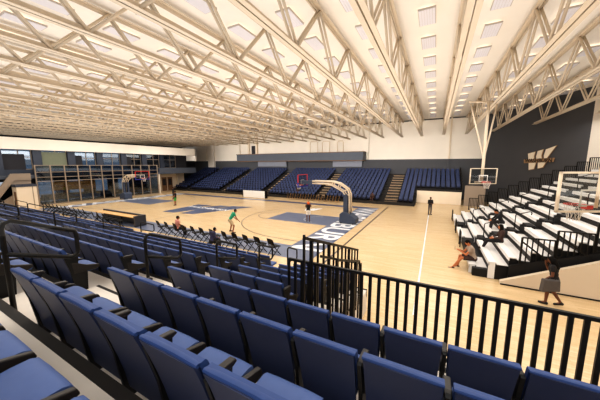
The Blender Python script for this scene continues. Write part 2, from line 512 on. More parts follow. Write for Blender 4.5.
# ground-storey back wall behind the glass
gb = MB()
XG = -46.0
gb.box(XG-0.2, XG, -6, 8.5, 0, 3.25, 2)
gb.box(XG-0.2, XG, 8.5, 35, 2.75, 3.25, 0)
gb.box(XG-0.2, XG, 8.5, 35, 0, 0.5, 0)
for y0 in (12.0, 15.2, 18.4, 21.6, 24.8): gb.box(XG-0.2, XG, y0, y0+1.5, 0.5, 2.75, 0)
gb.box(XG-0.2, XG, 28, 35, 0.0, 2.75, 1)
struct('wall_lower_back', gb, [M['dark_room'], M['partition'], M['wood_dark']])
sb = MB(); sb.box(-43.6, -43.4, 14.0, 18.8, 1.5, 2.6)
tag(sb.build('timber_signboard', M['wood_brown']), 'long orange-brown timber panel behind the glazed wall', 'panel')
cnt = [(13.2,14.6),(15.6,18.2),(19.0,21.2),(22.3,24.2),(25.0,26.6)]
for i,(y0,y1) in enumerate(cnt):
    k = thing('lounge_counter', 'dark counter unit behind the glass wall, %s from the beige stair box' % ORD[i+1], 'counter', (-44.2,(y0+y1)/2,0), group='counters behind the glass')
    h = (y1-y0)/2
    q = MB(); q.box(-0.4,0.4,-h,h,0,0.95); q.build('counter_body', M['dark_room'], k)
    q = MB(); q.box(-0.46,0.46,-h-0.05,h+0.05,0.95,1.0); q.build('counter_top', M['slate'], k)
# the glazed screen: mullions + transoms + panes
gw = thing('glazed_screen', 'tall glass screen wall with tan mullions behind the far hoop', 'glass wall', (XL, 12.1, 0))
MY = [0.0 + 1.36*i for i in range(12)]
for yy in MY:
    q = MB(); q.box(-0.08,0.08,yy-0.055,yy+0.055,0,4.8); q.build('mullion', M['mullion'], gw)
for zz in (0.06, 2.85, 3.35, 3.95, 4.76):
    q = MB(); q.box(-0.05,0.05,0,MY[-1],zz-0.035,zz+0.035); q.build('transom', M['mullion'], gw)
for i in range(11):
    q = MB(); q.box(-0.01,0.01,MY[i]+0.07,MY[i+1]-0.07,0.1,4.72); q.build('pane', M['glass'], gw)
# corner return + door recess on the right of the screen
cr = MB()
cr.box(-44.0, XL, 27.3, 27.45, 0, 3.3, 0)
cr.box(-42.0, XL, 27.45, 35.0, 3.3, 4.3, 1)
cr.box(-45.4, -45.2, 27.4, 35.0, 0, 3.3, 2)
for yy in (28.6, 33.2): cr.box(-45.2, -44.9, yy, yy+0.35, 0, 3.3, 2)
struct('wall_recess', cr, [M['white_wall'], M['slate'], M['beige']])
dr = MB(); dr.box(-45.2, -45.1, 29.9, 32.4, 0, 2.5)
d1 = dr.build('door_1', M['wood_dark']); d1['kind'] = 'structure'
for yy in (29.95, 31.15, 32.3):
    q = MB(); q.box(-45.08,-45.03,yy-0.05,yy+0.05,0,2.55); q.build('door_frame', M['beige'], d1)
for yy in (30.55, 31.75):
    q = MB(); q.box(-45.06,-45.04,yy-0.3,yy+0.3,1.0,2.2); q.build('door_pane', M['dark_room'], d1)

# stair box at the far left
sx = thing('stair_enclosure', 'beige stair enclosure with sloping grey parapet beside the glass wall', 'stair enclosure', (-40.2, 10.8, 0))
q = MB(); q.box(-1.3,0.3,-0.85,0.75,0,2.42); q.build('enclosure_wall', M['beige'], sx)
q = MB(); q.box(-1.35,0.36,-0.92,0.82,2.42,2.66); q.build('cap', M['navy_col'], sx)
q = MB(); q.box(0.3,0.33,0.38,0.44,0,2.42); q.build('corner_trim', M['mullion'], sx)
q = MB(); q.prism([(-2.9,0.0),(-0.85,0.0),(-0.85,3.0),(-0.7,3.75),(0.75,3.75),(0.75,2.66),(-0.85,2.66),(-2.4,0.9)][::-1], 'x', -1.35, -1.05); q.build('parapet', M['mullion'], sx)
q = MB(); q.prism([(-3.3,0.0),(-2.7,0.0),(-0.6,3.1),(0.75,3.1),(0.75,3.85),(-0.8,3.85)], 'x', -1.2, -0.9); q.build('sloping_parapet', M['mullion'], sx)
q = MB(); q.box(-0.5,0.0,-0.88,-0.84,0,1.9); q.build('side_door', M['wood_dark'], sx)
struct('wall_side', MB().box(-44, -42.0, -6, 9.0, 0, 3.25), M['wood_dark'])

# ------------------------------------------------------------------ roof trusses
TX = [0.62 + 2.65*k for k in range(-20, 6)]
ZB, ZT = 8.9, 11.1
YT0, YT1 = -3.2, 41.4
PIT = 3.95
def yend(x):
    if x < -1: return 41.45
    s = (x - A0.x) / AD.x
    y = A0.y + AD.y*s
    # stop short of the angled wall
    return max(28.0, min(41.2, y - 1.3 if x > 2 else 41.45 - (x+1)*0.55))
def chord_mesh(L, z, w, h, y0):
    mb = MB()
    g = 0.05
    for s_ in (-1, 1):
        x0 = s_*g/2; x1 = s_*w/2
        a, b = min(x0,x1), max(x0,x1)
        mb.box(a, b, y0, y0+L, z-0.012, z+0.012)
        xa = s_*g/2; a2, b2 = min(xa, xa+s_*0.02), max(xa, xa+s_*0.02)
        mb.box(a2, b2, y0, y0+L, z-h/2 if z > 10 else z, z+h/2 if z < 10 else z)
    return mb
dA = MB(); dB = MB()
for xo in (-0.075, 0.075):
    dA.tube([(xo,0,ZB+0.04),(xo,PIT/2,ZT-0.05)], 0.052, 8)
    dB.tube([(xo,0,ZT-0.05),(xo,PIT/2,ZB+0.04)], 0.052, 8)
meA = dA.mesh('diagonal_brace', [M['truss']]); meB = dB.mesh('diagonal_brace', [M['truss']])
nT = len(TX)
for i, x in enumerate(TX):
    y1 = yend(x)
    idx = nT - i
    lab = 'cream steel roof truss, %s from the dark angled wall side' % ORD[idx] if idx <= 12 else 'cream steel roof truss, %s from the glazed wall side' % ORD[i+1]
    t = thing('roof_truss', lab, 'roof truss', (x, 0, 0), 0, 'roof trusses')
    chord_mesh(y1-YT0, ZB, 0.36, 0.36, YT0).build('bottom_chord', M['truss'], t)
    chord_mesh(y1-YT0+0.4, ZT, 0.34, 0.24, YT0).build('top_chord', M['truss'], t)
    # top nodes at 18.4 + k*PIT
    y = 18.4 - 5*PIT - PIT/2
    while y < y1 - 0.3:
        ym = y + PIT/2
        vis = seen(x, y, ZB, 120) or seen(x, ym, ZT, 120)
        if vis and y + PIT/2 <= y1 + 0.05:
            o = bpy.data.objects.new('diagonal_brace', meA); COL.objects.link(o); o.parent = t; o.location = (0, y, 0)
        if vis and ym + PIT/2 <= y1 + 0.05:
            o = bpy.data.objects.new('diagonal_brace', meB); COL.objects.link(o); o.parent = t; o.location = (0, ym, 0)
        y += PIT

# ------------------------------------------------------------------ ceiling light panels
lp = thing('ceiling_light', '', 'ceiling light', (0,0,-50))
q = MB(); q.box(-0.34,0.34,-0.68,0.68,0,0.07); q.build('light_housing', M['light_frame'], lp)
q = MB()
for k in range(6):
    x0 = -0.31 + k*0.104
    q.box(x0, x0+0.094, -0.65, 0.65, -0.012, 0.002)
q.build('diffuser', M['diffuser'], lp)
q = MB(); q.box(-0.30,0.30,-0.64,0.64,0.07,0.075); q.build('halo_fill_glow', M['halo_fill'], lp)  # hidden glowing strip added to lighten the ceiling above each panel
q = MB(); q.tube([(0,0,0.07),(0,0,0.18)], 0.012, 5); q.build('hanger_rod', M['light_frame'], lp)
first = True; nl = 0
LX = [x - 1.36 for x in TX[1:]] + [TX[-1] + 1.29]
LY = [2.5 + 2.67*k for k in range(14)] + [38.6]
for i, x in enumerate(LX):
    for j, y in enumerate(LY):
        if x > 3 and y > yend(x): continue
        if not seen(x, y, 11, 6): continue
        nr = len(LX) - i
        lab = 'white ceiling light panel, %s from the far end in row %s counted from the %s side' % (ORD[len(LY)-j], nr if nr <= 12 else i+1, 'bleacher' if nr <= 12 else 'glazed wall')
        lab = 'white ceiling panel, %s from far wall, %s row from %s side' % (ORD[len(LY)-j], ORD[nr if nr <= 11 else i+1], 'bleacher' if nr <= 11 else 'glazed wall')
        if first:
            lp.location = (x, y, CEIL-0.18); lp['label'] = lab; lp['group'] = 'ceiling light panels'; first = False
        else:
            tree_copy(lp, (x, y, CEIL-0.18), 0, lab)
        nl += 1

# ------------------------------------------------------------------ near seating terrace
PITCH_Y, RISE = 0.8, 0.275
def rowy(i): return PITCH_Y * i
def tread(i): return 2.93 - RISE*(i-1)
NR = 10
XM0, XM1 = -3.64, -1.75
ter = MB()
for i in range(-2, NR):
    y0 = rowy(i) + 0.04; y1 = rowy(i) + 0.85
    if i == NR-1: y1 = rowy(i)+0.85
    xr = 9.0 if i <= 3 else XM1
    yend_ = y1 + (0.75 if False else 0)
    ter.box(-38.5, xr, y0, y1, 0 if i > 3 else 0, tread(i), 0)
    ter.box(-38.5, xr, y1-0.075, y1+0.012, tread(i)-0.24, tread(i)+0.006, 1)
# landing in front of the third row on the right
ter.box(XM1, 9.0, rowy(3)+0.85, 3.80, 1.9, tread(4), 0)
ter.box(XM1, 9.0, 3.75, 3.80, 0, 2.1, 1)
# half steps in the aisles
AIS = [(-5.0, -3.68), (-13.4, -11.95), (-21.8, -20.35), (-30.2, -28.75)]
for (a, b) in AIS:
    for i in range(-1, NR-1):
        y1 = rowy(i) + 0.85
        ter.box(a+0.1, b-0.1, y1, y1+0.36, 0, tread(i)-RISE/2, 0)
        ter.box(a+0.1, b-0.1, y1+0.32, y1+0.365, tread(i)-RISE/2-0.04, tread(i)-RISE/2+0.004, 1)
    ter.box(a+0.1, b-0.1, rowy(NR-1)+0.85, rowy(NR-1)+1.15, 0, 0.48, 0)
    ter.box(a+0.1, b-0.1, rowy(NR-1)+1.15, rowy(NR-1)+1.45, 0, 0.24, 0)
o = ter.build('seating_terrace', [M['terrace'], M['nosing']]); o['kind'] = 'structure'

# stadium seat prototypes (origin: on the tread under the top edge of the back)
SP = 0.545
def seat_parts(parent, both=False):
    prof = [(0.13,0.178,0.210),(0.16,0.176,0.224),(0.28,0.158,0.229),(0.42,0.128,0.233),(0.56,0.092,0.236),(0.68,0.056,0.238),(0.77,0.026,0.239),(0.825,0.006,0.240)]
    b = MB(); b.panel([(y+0.010, y-0.014, z, hw) for z, y, hw in prof], 4)
    smooth_by_angle(b.build('back_shell', M['seat_back'], parent), 30)
    b = MB()
    prof2 = [(0.36,0.175,0.222),(0.38,0.185,0.232),(0.52,0.150,0.240),(0.64,0.112,0.244),(0.74,0.075,0.247),(0.82,0.045,0.249),(0.838,0.030,0.249)]
    b.panel([(y+0.030, y-0.022, z, hw) for z, y, hw in prof2], 4)
    # folded-over top edge
    n = 8; rings = []
    for k in range(n+1):
        u = -1 + 2*k/n
        rings.append((u*0.249, 0.012 + 0.010*(1-u*u), 0.832 - 0.004*(1-u*u), 0.017 if abs(u) < 0.99 else 0.013))
    vs = []; fs = []; m = 8
    for (xx, yy, zz, rr) in rings:
        for t in range(m):
            a = 2*PI*t/m
            vs.append((xx, yy + 1.25*rr*math.cos(a), zz + rr*math.sin(a)))
    for k in range(n):
        for t in range(m):
            t2 = (t+1) % m
            fs.append((k*m+t, k*m+t2, (k+1)*m+t2, (k+1)*m+t))
    fs.append(tuple(range(m))); fs.append(tuple(reversed([n*m+t for t in range(m)])))
    b.add(vs, fs, 0, True)
    smooth_by_angle(b.build('backrest', M['seat_blue'], parent), 40)
    b = MB()
    # seat cushion: stations along y
    ys = [(0.165,0.385,0.455,0.200),(0.185,0.375,0.468,0.208),(0.28,0.37,0.466,0.210),(0.38,0.37,0.476,0.212),(0.46,0.375,0.476,0.212),(0.497,0.38,0.460,0.210),(0.512,0.395,0.43,0.204)]
    vs = []; fs = []; nu = 4
    for (y, z0, z1, hw) in ys:
        for k in range(nu+1):
            u = -1 + 2*k/nu
            vs.append((u*hw, y, z1 - 0.012*(abs(u) > 0.99) - 0.006*(1-u*u)))
        for k in range(nu+1):
            vs.append((hw - 2*hw*k/nu, y, z0))
    Wn = 2*(nu+1)
    for j in range(len(ys)-1):
        for k in range(Wn):
            k2 = (k+1) % Wn
            fs.append((j*Wn+k, j*Wn+k2, (j+1)*Wn+k2, (j+1)*Wn+k))
    fs.append(tuple(reversed(range(Wn)))); fs.append(tuple((len(ys)-1)*Wn+k for k in range(Wn)))
    b.add(vs, fs, 0, True)
    smooth_by_angle(b.build('seat_cushion', M['seat_pan'], parent), 45)
    for sx_ in ((-1, 1) if both else (-1,)):
        xx = sx_ * SP/2
        b = MB()
        b.prism([(0.05,0.735),(0.07,0.70),(0.22,0.690),(0.255,0.705),(0.24,0.728),(0.10,0.745)], 'x', xx-0.024, xx+0.024)
        bevel(b.build('armrest', M['brownblack'], parent), 0.008, 2)
        b = MB(); b.prism([(0.14,0.42),(0.44,0.40),(0.505,0.43),(0.490,0.470),(0.32,0.515),(0.16,0.60),(0.12,0.60)], 'x', xx-0.020, xx+0.020)
        bevel(b.build('side_rail', M['brownblack'], parent), 0.008, 2)
        b = MB()
        b.prism([(0.05,0.76),(0.03,0.74),(0.10,0.46),(0.16,0.02),(0.16,0.0),(0.40,0.0),(0.40,0.03),(0.30,0.06),(0.32,0.40),(0.20,0.50),(0.22,0.70),(0.10,0.71)][::-1], 'x', xx-0.015, xx+0.015)
        b.build('seat_support', M['black'], parent)
proto = thing('stadium_seat', '', 'seat', (0,0,-60)); seat_parts(proto)
proto_e = thing('stadium_seat', '', 'seat', (0,0,-60)); seat_parts(proto_e, True)
def simple_seat_mesh():
    b = MB()
    b.panel([(y+0.035, y-0.012, z, hw) for z, y, hw in ((0.15,0.176,0.216),(0.42,0.128,0.228),(0.62,0.072,0.232),(0.82,0.008,0.232))], 1, 0)
    for k in range(len(b.m)): b.sm[k] = False
    b.box(-0.238,0.238,-0.006,0.045,0.818,0.846,1)
    b.box(-0.23,0.23,0.16,0.49,0.40,0.47,2)
    b.box(-SP/2-0.02,-SP/2+0.02,0.06,0.25,0.70,0.735,3)
    b.box(-SP/2-0.03,-SP/2+0.03,0.14,0.51,0.38,0.465,3)
    b.prism([(0.05,0.74),(0.16,0.0),(0.32,0.0),(0.32,0.42),(0.22,0.70),(0.10,0.70)][::-1], 'x', -SP/2-0.014, -SP/2+0.014, 4)
    return b
sm_mesh = simple_seat_mesh().mesh('stadium_seat', [M['seat_back'], M['seat_blue'], M['seat_pan'], M['brownblack'], M['black']])

cands = []
def add_seat(x, i, both, lab, grp):
    y = rowy(i); z = tread(i)
    if not (seen(x, y+0.3, z+0.5, 30) or (1 <= i <= 3 and x > 0 and seen(x, y+0.3, z+0.5, 260)) or (i == 0 and seen(x, y+0.45, z+0.46, 90)) or seen(x, y+0.1, z+0.8, 12)): return
    p = proj(x, y+0.3, z+0.6)
    if p is None: return
    cands.append((p[2], x, i, both, lab, grp))
rowname = {3: 'row directly behind the black railing', 2: 'second row behind the railing', 1: 'third row behind the railing', 0: 'fourth row behind the railing'}
for i in range(0, 4):
    for k in range(16):
        x = XM0 + SP*(k+0.5) - (0.10, 0.09, 0.02, 0.0)[i]
        add_seat(x, i, k == 15, 'navy stadium seat, %s from the aisle, %s' % (ORD[k+1], rowname[i]), 'navy seats behind the railing')
for i in range(4, NR):
    for k in range(3):
        x = XM0 + SP*(k+0.5)
        add_seat(x, i, k == 2, 'navy stadium seat, %s from the aisle, %s short row down beside the barred screen' % (ORD[k+1], ORD[i-3]), 'navy seats beside the barred screen')
BL = [(-5.02, 'first'), (-13.42, 'second'), (-21.82, 'third'), (-30.22, 'fourth')]
for bi, (xr, bn) in enumerate(BL):
    for i in range(0, NR):
        for k in range(13):
            x = xr - SP*0.975*(k+0.5)
            add_seat(x, i, k == 0, 'navy stadium seat, %s beyond the %s stepped aisle, %s row up from court' % (ORD[k+1], bn, ORD[NR-i]), 'navy seats beyond the %s aisle' % bn)
cands.sort(key=lambda c: c[0])
rest = []
fp = fe = False
for n_, c in enumerate(cands):
    d, x, i, both, lab, grp = c
    y, z = rowy(i), tread(i)
    if n_ >= 299:
        rest.append((x, y, z)); continue
    if d < 9.0:
        src = proto_e if both else proto
        if both and not fe:
            proto_e.location = (x, y, z); tag(proto_e, lab, 'seat', grp); fe = True
        elif not both and not fp:
            proto.location = (x, y, z); tag(proto, lab, 'seat', grp); fp = True
        else:
            tree_copy(src, (x, y, z), 0, lab, grp)
    else:
        o = bpy.data.objects.new('stadium_seat', sm_mesh); COL.objects.link(o); o.location = (x, y, z)
        tag(o, lab, 'seat', grp)

# ------------------------------------------------------------------ far stand
FY0, FP, FR = 32.6, 0.76, 0.30
def fy(i): return FY0 + FP*i
def ftread(i): return 0.15 + FR*i
FN = 12
fs_ = MB()
FXL, FXR, FXE = -46.5, -1.95, 2.95
for i in range(FN):
    y0 = fy(i)-0.2; y1 = fy(i)+FP-0.2 if i < FN-1 else YF
    xr = FXE if i >= 5 else FXR
    fs_.box(FXL, xr, y0, y1, 0, ftread(i), 1)  # treads coloured dark to put shade into the gaps between seats
    fs_.box(FXL, xr, y0-0.01, y0+0.12, ftread(i)-0.06, ftread(i)+0.005, 1)
fs_.box(FXL, FXR, fy(0)-0.45, fy(0)-0.2, 0, 0.35, 1)
o = fs_.build('far_seating_terrace', [M['tread_tan'], M['nosing']]); o['kind'] = 'structure'
# beige wall below the raised section
o = struct('wall_stand_front', MB().box(FXR, FXE, fy(5)-0.36, fy(5)-0.21, 0, ftread(5)-0.02), M['beige'])
o = struct('trim_2', MB().box(FXR, FXE, fy(5)-0.40, fy(5)-0.2, ftread(5)-0.10, ftread(5)+0.08), M['nosing'])
se = MB()
for i in range(5, FN): se.box(FXE, FXE+0.1, fy(i)-0.2, fy(i)+FP-0.2, ftread(5)-0.1, ftread(i)+1.0)
struct('wall_stand_side', se, M['nosing'])
far_ais = [(-41.8,-40.7),(-33.1,-32.0),(-24.1,-23.0),(-15.0,-13.7),(-5.6,-3.9)]
dist = MB()
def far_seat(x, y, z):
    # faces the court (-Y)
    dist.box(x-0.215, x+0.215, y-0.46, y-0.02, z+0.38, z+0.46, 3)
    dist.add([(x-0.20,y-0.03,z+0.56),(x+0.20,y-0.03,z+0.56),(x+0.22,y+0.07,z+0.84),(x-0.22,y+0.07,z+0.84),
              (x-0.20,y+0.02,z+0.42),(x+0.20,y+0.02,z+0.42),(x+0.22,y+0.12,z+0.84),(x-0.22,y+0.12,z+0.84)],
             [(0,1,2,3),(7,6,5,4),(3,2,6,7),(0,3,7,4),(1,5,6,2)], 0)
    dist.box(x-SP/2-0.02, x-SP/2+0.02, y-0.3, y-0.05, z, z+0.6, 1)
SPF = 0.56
for i in range(FN):
    x = FXL + 0.4
    while x < (FXE-0.2 if i >= 5 else FXR-0.2):
        if not any(a-0.2 < x < b+0.2 for a, b in far_ais):
            far_seat(x, fy(i)+0.42, ftread(i))
        x += SPF
nf = len(dist.f)
for (x, y, z) in rest:
    b = simple_seat_mesh()
    remap = {0: 2, 1: 0, 2: 0, 3: 1, 4: 1}
    o_ = len(dist.v)
    dist.v += [(vx+x, vy+y, vz+z) for vx, vy, vz in b.v]
    for f, mi in zip(b.f, b.m):
        dist.f.append([o_ + t for t in f]); dist.m.append(remap[mi]); dist.sm.append(False)
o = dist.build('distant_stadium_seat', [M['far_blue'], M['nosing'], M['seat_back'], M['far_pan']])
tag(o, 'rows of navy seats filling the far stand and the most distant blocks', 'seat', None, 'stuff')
# far aisle steps
for n_, (a, b) in enumerate(far_ais):
    q = MB()
    for i in range(FN-1):
        q.box(a+0.1, b-0.1, fy(i)+0.25, fy(i)+FP-0.2, 0.02, ftread(i)+0.15, 0)
        q.box(a+0.1, b-0.1, fy(i)+0.24, fy(i)+0.30, ftread(i)+0.09, ftread(i)+0.155, 1)
    s_ = q.build('aisle_stair', [M['tread_tan'], M['nosing']]); s_['kind'] = 'structure'

# ------------------------------------------------------------------ aisle handrails
def handrail(L=0.66, slope=-0.22):
    r = 0.026
    h = 1.15
    pts = [(0,0,-0.25)]
    pts += [(0,0,h-0.08),(0,0.02,h-0.025),(0,0.08,h)]
    pts += [(0,L-0.08,h+slope),(0,L-0.02,h+slope-0.025),(0,L,h+slope-0.08),(0,L,h+slope-0.30),(0,L-0.02,h+slope-0.35),(0,L-0.08,h+slope-0.375),(0,0.0,h-0.375)]
    m = MB(); m.tube(pts, r, 8)
    return m
hr_mesh = handrail().mesh('aisle_handrail', [M['railmat']])
an = ['first','second','third','fourth']
for ai, xc in enumerate((-4.27, -12.67, -21.07, -29.5)):
    for k in range(5):
        y = 0.90 + 1.57*k
        z = tread(0) - RISE*(y/PITCH_Y) + 0.12
        if not seen(xc, y+0.4, z+1.1, 20): continue
        o = bpy.data.objects.new('aisle_handrail', hr_mesh); COL.objects.link(o); o.location = (xc, y, z)
        tag(o, 'black looped handrail in the %s stepped aisle, %s up from the court' % (an[ai], ORD[5-k]), 'handrail', 'looped aisle handrails')

# ------------------------------------------------------------------ guard railing and barred screen
gr = thing('guard_railing', 'long black guard railing with upright bars in front of the navy seats', 'railing', (-2.15, 3.66, 2.1))
L = 6.4; H = 1.09
q = MB(); q.bar((0,0,H),(L,0,H),0.046,0.042); q.build('top_rail', M['railmat'], gr)
q = MB(); q.bar((0,0,0.1),(L,0,0.1),0.04,0.04); q.build('bottom_rail', M['railmat'], gr)
bm_ = MB(); bm_.bar((0,0,0.02),(0,0,H),0.046,0.030); bm = bm_.mesh('baluster', [M['railmat']])
k = 0
while 0.127*k < L:
    o = bpy.data.objects.new('baluster', bm); COL.objects.link(o); o.parent = gr; o.location = (0.127*k, 0, 0); k += 1
q = MB(); q.tube([(0,0,0),(0,0,H-0.06),(0.02,0,H-0.02),(0.06,0,H)], 0.028, 8); q.build('end_post', M['railmat'], gr)

bs = thing('barred_screen', 'tall black barred screen sloping down beside the last navy seats', 'railing', (-1.70, 3.35, 0))
y1 = 3.15; zt0, zt1 = 3.70, 2.56
q = MB(); q.bar((0,0,zt0),(0,y1,zt1),0.05,0.05); q.build('top_rail', M['railmat'], bs)
q = MB(); q.bar((0.05,0.55,3.24),(0.05,y1+0.2,2.12),0.045,0.045); q.bar((0.05,y1+0.2,2.12),(0.05,y1+0.25,0.9),0.045,0.045); q.build('handrail', M['railmat'], bs)
q = MB(); q.bar((0,0,2.15),(0,y1,0.95),0.04,0.04); q.build('bottom_rail', M['railmat'], bs)
n = 12
for k in range(n+1):
    t = k/n; y = y1*t
    q = MB(); w_ = 0.05 if k in (1, 4, 9) else 0.032
    q.bar((0,y,2.15-1.2*t-0.1),(0,y,zt0+(zt1-zt0)*t+ (0.05 if k == 0 else 0)), w_, w_); q.build('baluster', M['railmat'], bs)
bs2 = thing('barred_screen', 'lower black barred panel just behind the tall sloping screen', 'railing', (-1.58, 4.5, 0))
q = MB(); q.bar((0,0,2.98),(0,1.75,2.36),0.045,0.045); q.build('top_rail', M['railmat'], bs2)
for k in range(6):
    t = k/5
    q = MB(); q.bar((0,1.75*t,1.4-0.6*t),(0,1.75*t,2.98-0.62*t),0.036,0.036); q.build('baluster', M['railmat'], bs2)

# ------------------------------------------------------------------ court furniture
def folding_chair(name, label, legm, grp):
    t = thing(name, label, 'chair', (0,0,-70), 0, grp)
    q = MB(); q.panel([(0.225,-0.20,0.43,0.205),(0.24,-0.215,0.445,0.215),(0.225,-0.20,0.46,0.205)], 4); q.build('seat', M['chair_black'], t)
    q = MB(); q.panel([(-0.200,-0.220,0.56,0.19),(-0.235,-0.262,0.70,0.205),(-0.262,-0.285,0.80,0.205),(-0.275,-0.295,0.86,0.18)], 5); q.build('backrest', M['chair_black'], t)
    for s_ in (-1, 1):
        q = MB(); q.tube([(s_*0.215,0.22,0.0),(s_*0.215,-0.15,0.46),(s_*0.212,-0.28,0.84)], 0.019, 6); q.build('front_leg', legm, t)
        q = MB(); q.tube([(s_*0.19,-0.26,0.0),(s_*0.19,0.16,0.43)], 0.019, 6); q.build('rear_leg', legm, t)
    q = MB(); q.tube([(-0.19,-0.2,0.10),(0.19,-0.2,0.10)], 0.010, 6); q.tube([(-0.215,0.18,0.08),(0.215,0.18,0.08)], 0.010, 6); q.build('cross_bar', legm, t)
    return t
fc = folding_chair('folding_chair', '', M['chair_black'], 'black courtside folding chairs')
spots = []
bench_px = [-16.9,-16.0,-15.1,-14.3,-13.4,-12.6,-11.7,-10.7,-9.9,-9.1,-8.3,-7.4]
for k, x in enumerate(bench_px):
    spots.append((x, 11.05, 'black folding chair beside the near sideline, %s from the barred screen' % ORD[len(bench_px)-k]))
for k in range(5):
    spots.append((-25.0+0.85*k, 10.65, 'black folding chair behind the dark courtside table, %s from the glass wall' % ORD[k+1]))
for k in range(11):
    spots.append((-36.2+0.88*k, 11.0, 'black folding chair in the row nearest the glass wall, %s along' % ORD[k+1]))
for k, (x, y, lab) in enumerate(spots):
    if k == 0:
        fc.location = (x, y, 0); fc.scale = (1.1,)*3; fc.rotation_euler = (0,0,-0.25); fc['label'] = lab
    else:
        tree_copy(fc, (x, y, 0), -0.25 + random.uniform(-0.06, 0.06), lab, None, (1.1, 1.1, 1.1))
fw = folding_chair('folding_chair', '', M['chair_tan'], 'folding chairs along the far stand')
for k in range(10):
    x = -18.2 + 0.80*k
    lab = 'dark chair with tan legs before the far stand, %s from the white sign' % ORD[k+1]
    if k == 0: fw.location = (x, 31.0, 0); fw.rotation_euler = (0,0,PI); fw['label'] = lab
    else: tree_copy(fw, (x, 31.0, 0), PI, lab)

tb = thing('scorers_table', 'dark-fronted courtside table with a pale wooden top', 'table', (-23.4, 11.65, 0))
q = MB(); q.box(-3.1,3.1,0.18,0.34,0.02,0.86); bevel(q.build('front_board', M['led'], tb), 0.02)
q = MB(); q.box(2.95,3.1,-0.55,0.18,0.02,0.86); q.build('end_board', M['led'], tb)
q = MB(); q.box(-3.0,2.95,-0.5,0.18,0.70,0.74); q.build('tabletop', M['table_wood'], tb)
for xx in (-2.9,-1.0,1.0,2.8):
    q = MB(); q.box(xx-0.03,xx+0.03,-0.45,-0.39,0,0.70); q.build('leg', M['chair_black'], tb)

# far white sign board
ws = thing('sign_board', 'white courtside sign board standing before the far stand', 'sign', (-23.5, 29.9, 0))
q = MB(); q.box(-2.0,2.0,-0.05,0.05,0.03,1.05); bevel(q.build('panel', M['sign_white'], ws), 0.02)
q = MB(); q.box(-2.05,-1.97,-0.07,0.3,0,1.07); q.box(2.0,2.1,-0.07,0.5,0,1.07); q.build('end_frame', M['chair_black'], ws)

# ------------------------------------------------------------------ hoops
def torus(mb, c, R_, r, n=20, m=6, mi=0):
    pts = [(c[0]+R_*math.cos(2*PI*k/n), c[1]+R_*math.sin(2*PI*k/n), c[2]) for k in range(n+1)]
    mb.tube(pts, r, m, mi, cap=False)
def backboard(parent, x, zb, frame_m, pad_m=None, markm=None):
    # board faces local +x... board plane at local x, rim toward +x
    q = MB(); hw = 0.915
    for (y0,y1,z0,z1) in ((-hw,hw,zb,zb+0.05),(-hw,hw,zb+1.02,zb+1.07),(-hw,-hw+0.05,zb,zb+1.07),(hw-0.05,hw,zb,zb+1.07)):
        q.box(x-0.03,x+0.03,y0,y1,z0,z1)
    bf = q.build('backboard_frame', frame_m, parent)
    q = MB(); q.box(x-0.008,x+0.008,-hw+0.05,hw-0.05,zb+0.05,zb+1.02); q.build('backboard_glass', M['board_glass'], parent)
    q = MB()
    mk = markm or M['net_white']
    for (y0,y1,z0,z1) in ((-0.3,0.3,zb+0.15,zb+0.20),(-0.3,0.3,zb+0.56,zb+0.61),(-0.3,-0.25,zb+0.15,zb+0.61),(0.25,0.3,zb+0.15,zb+0.61)):
        q.box(x+0.010,x+0.018,y0,y1,z0,z1)
    q.build('target_square', mk, parent)
    if pad_m:
        q = MB(); q.box(x-0.05,x+0.05,-hw-0.02,hw+0.02,zb-0.04,zb+0.05); q.box(x-0.05,x+0.05,-hw-0.02,-hw+0.04,zb,zb+0.35); q.box(x-0.05,x+0.05,hw-0.04,hw+0.02,zb,zb+0.35); q.build('edge_padding', pad_m, parent)
    q = MB(); torus(q, (x+0.38,0,zb+0.16), 0.228, 0.012); q.box(x,x+0.16,-0.08,0.08,zb+0.08,zb+0.18); q.build('rim', M['rim_red'], parent)
    q = MB(); n = 12
    for k in range(n):
        a = 2*PI*k/n; b = 2*PI*(k+0.5)/n; c = 2*PI*(k-0.5)/n
        P = lambda ang, rr, z: (x+0.38+rr*math.cos(ang), rr*math.sin(ang), z)
        for e in (b, c):
            q.tube([P(a,0.225,zb+0.15),P(e,0.18,zb-0.02),P(a,0.14,zb-0.16),P(e,0.125,zb-0.29)], 0.006, 4)
    q.build('net', M['net_white'], parent)
